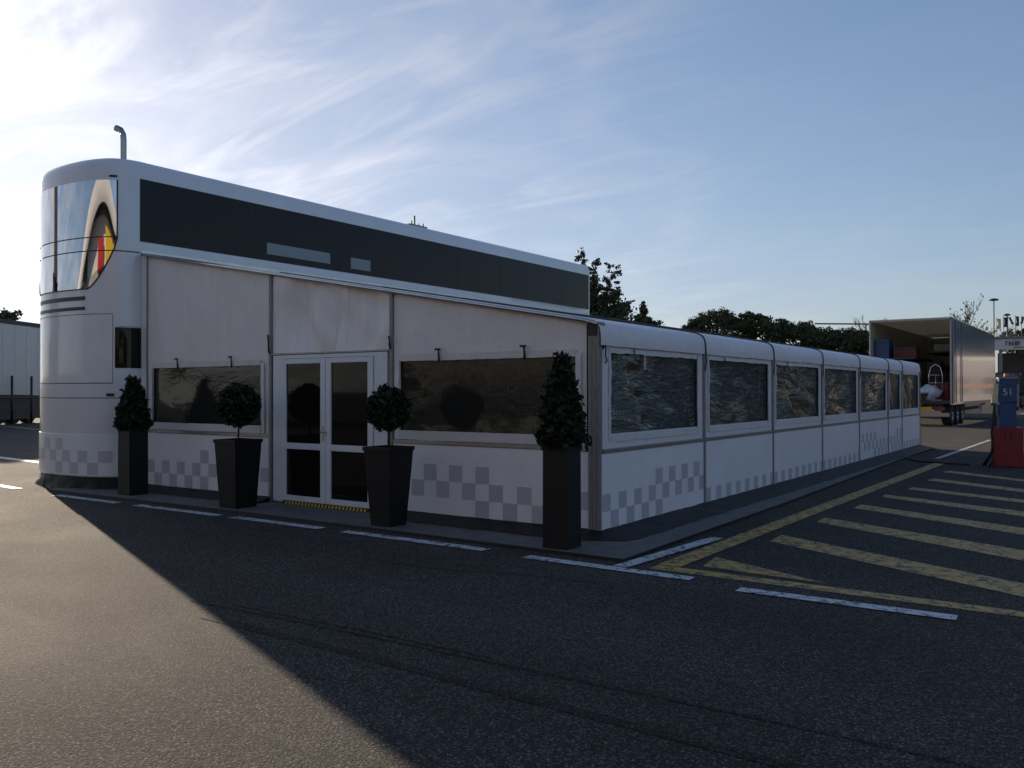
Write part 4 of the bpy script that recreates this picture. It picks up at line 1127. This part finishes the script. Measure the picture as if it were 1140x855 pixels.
# rotation 0 puts the sun towards +Y and it turns clockwise
sky.sun_rotation = math.atan2(SD.x, SD.y)
sky.air_density = 1.0; sky.dust_density = .75; sky.ozone_density = 2.0; sky.altitude = 100
tc = nt.nodes.new('ShaderNodeTexCoord')
sep = nt.nodes.new('ShaderNodeSeparateXYZ'); nt.links.new(tc.outputs['Generated'], sep.inputs[0])
mx = nt.nodes.new('ShaderNodeMath'); mx.operation = 'MAXIMUM'; mx.inputs[1].default_value = .0; nt.links.new(sep.outputs['Z'], mx.inputs[0])
ad = nt.nodes.new('ShaderNodeMath'); ad.operation = 'ADD'; ad.inputs[1].default_value = .16; nt.links.new(mx.outputs[0], ad.inputs[0])
def div(o_):
    d = nt.nodes.new('ShaderNodeMath'); d.operation = 'DIVIDE'; nt.links.new(o_, d.inputs[0]); nt.links.new(ad.outputs[0], d.inputs[1]); return d.outputs[0]
cmb = nt.nodes.new('ShaderNodeCombineXYZ'); nt.links.new(div(sep.outputs['X']), cmb.inputs[0]); nt.links.new(div(sep.outputs['Y']), cmb.inputs[1])
def cloud(scale, rot, sc, dist, lo, hi, det=7, loc=(0, 0, 0)):
    mp = nt.nodes.new('ShaderNodeMapping'); mp.inputs['Rotation'].default_value = (0, 0, rot); mp.inputs['Scale'].default_value = sc; mp.inputs['Location'].default_value = loc
    nt.links.new(cmb.outputs[0], mp.inputs['Vector'])
    f = noise_node(nt, mp.outputs['Vector'], scale, det, .55, dist)
    return ramp(nt, f, [(lo, g(0)), (hi, g(1))])
c_a = cloud(.8, 1.2, (1, 1, 1), .9, .38, .68, 8, (3.1, 1.2, 0))
c_b = cloud(1.5, .75, (.8, 1.3, 1), 1.9, .34, .72, 8, (7, 4, 0))
cm = mixc(nt, 1, c_a, c_b, 'MULTIPLY')
cm2 = cloud(2.0, 2.5, (.5, 1.9, 1), 1.5, .50, .80, 8, (1, 9, 0))
cm = mixc(nt, .55, cm, cm2, 'ADD')
# cloud brightness follows the sky behind it
k1 = mixc(nt, 1, sky.outputs[0], (1.13, 1.17, 1.34, 1), 'MULTIPLY')
vm = nt.nodes.new('ShaderNodeVectorMath'); vm.operation = 'MULTIPLY_ADD'; vm.inputs[1].default_value = (.14, .13, .115); vm.inputs[2].default_value = (1, 1, 1)
nt.links.new(sky.outputs[0], vm.inputs[0])
vd = nt.nodes.new('ShaderNodeVectorMath'); vd.operation = 'DIVIDE'; nt.links.new(k1, vd.inputs[0]); nt.links.new(vm.outputs[0], vd.inputs[1])
skc = vd.outputs[0]
lum = nt.nodes.new('ShaderNodeRGBToBW'); nt.links.new(skc, lum.inputs[0])
cc = mixc(nt, 1, lum.outputs[0], (1.85, 1.82, 1.86, 1), 'MULTIPLY')
ng = nt.nodes.new('ShaderNodeMath'); ng.operation = 'MULTIPLY_ADD'; ng.inputs[1].default_value = -1; ng.inputs[2].default_value = 0
nt.links.new(sep.outputs['X'], ng.inputs[0])
bank = ramp(nt, ng.outputs[0], [(.30, g(.10)), (.80, g(1))])
msk = mixc(nt, 1, cm, bank, 'MULTIPLY')
fin = mixc(nt, msk, skc, cc)
nt.links.new(fin, bg.inputs['Color']); bg.inputs['Strength'].default_value = .10

# ------------------------------------------------------------------ camera
TH = .6097
cam = bpy.data.cameras.new('camera'); co = bpy.data.objects.new('camera', cam); COL.objects.link(co)
co.location = (4.59209, -8.24556, 1.6)
cam.sensor_width = 36; cam.lens = 36 * 970.8 / 1140; cam.clip_start = .05; cam.clip_end = 3000
fwd = Vector((-math.sin(TH) * math.cos(.0082), math.cos(TH) * math.cos(.0082), math.sin(.0082)))
q = fwd.to_track_quat('-Z', 'Y')
co.rotation_mode = 'QUATERNION'
from mathutils import Quaternion
co.rotation_quaternion = q @ Quaternion((0, 0, 1), -.0016)
S.camera = co
S.view_settings.view_transform = 'Standard'; S.view_settings.look = 'None'; S.view_settings.gamma = 1
S.view_settings.exposure = 0.66
S.render.engine = 'CYCLES'
S.cycles.max_bounces = 8; S.cycles.transparent_max_bounces = 12
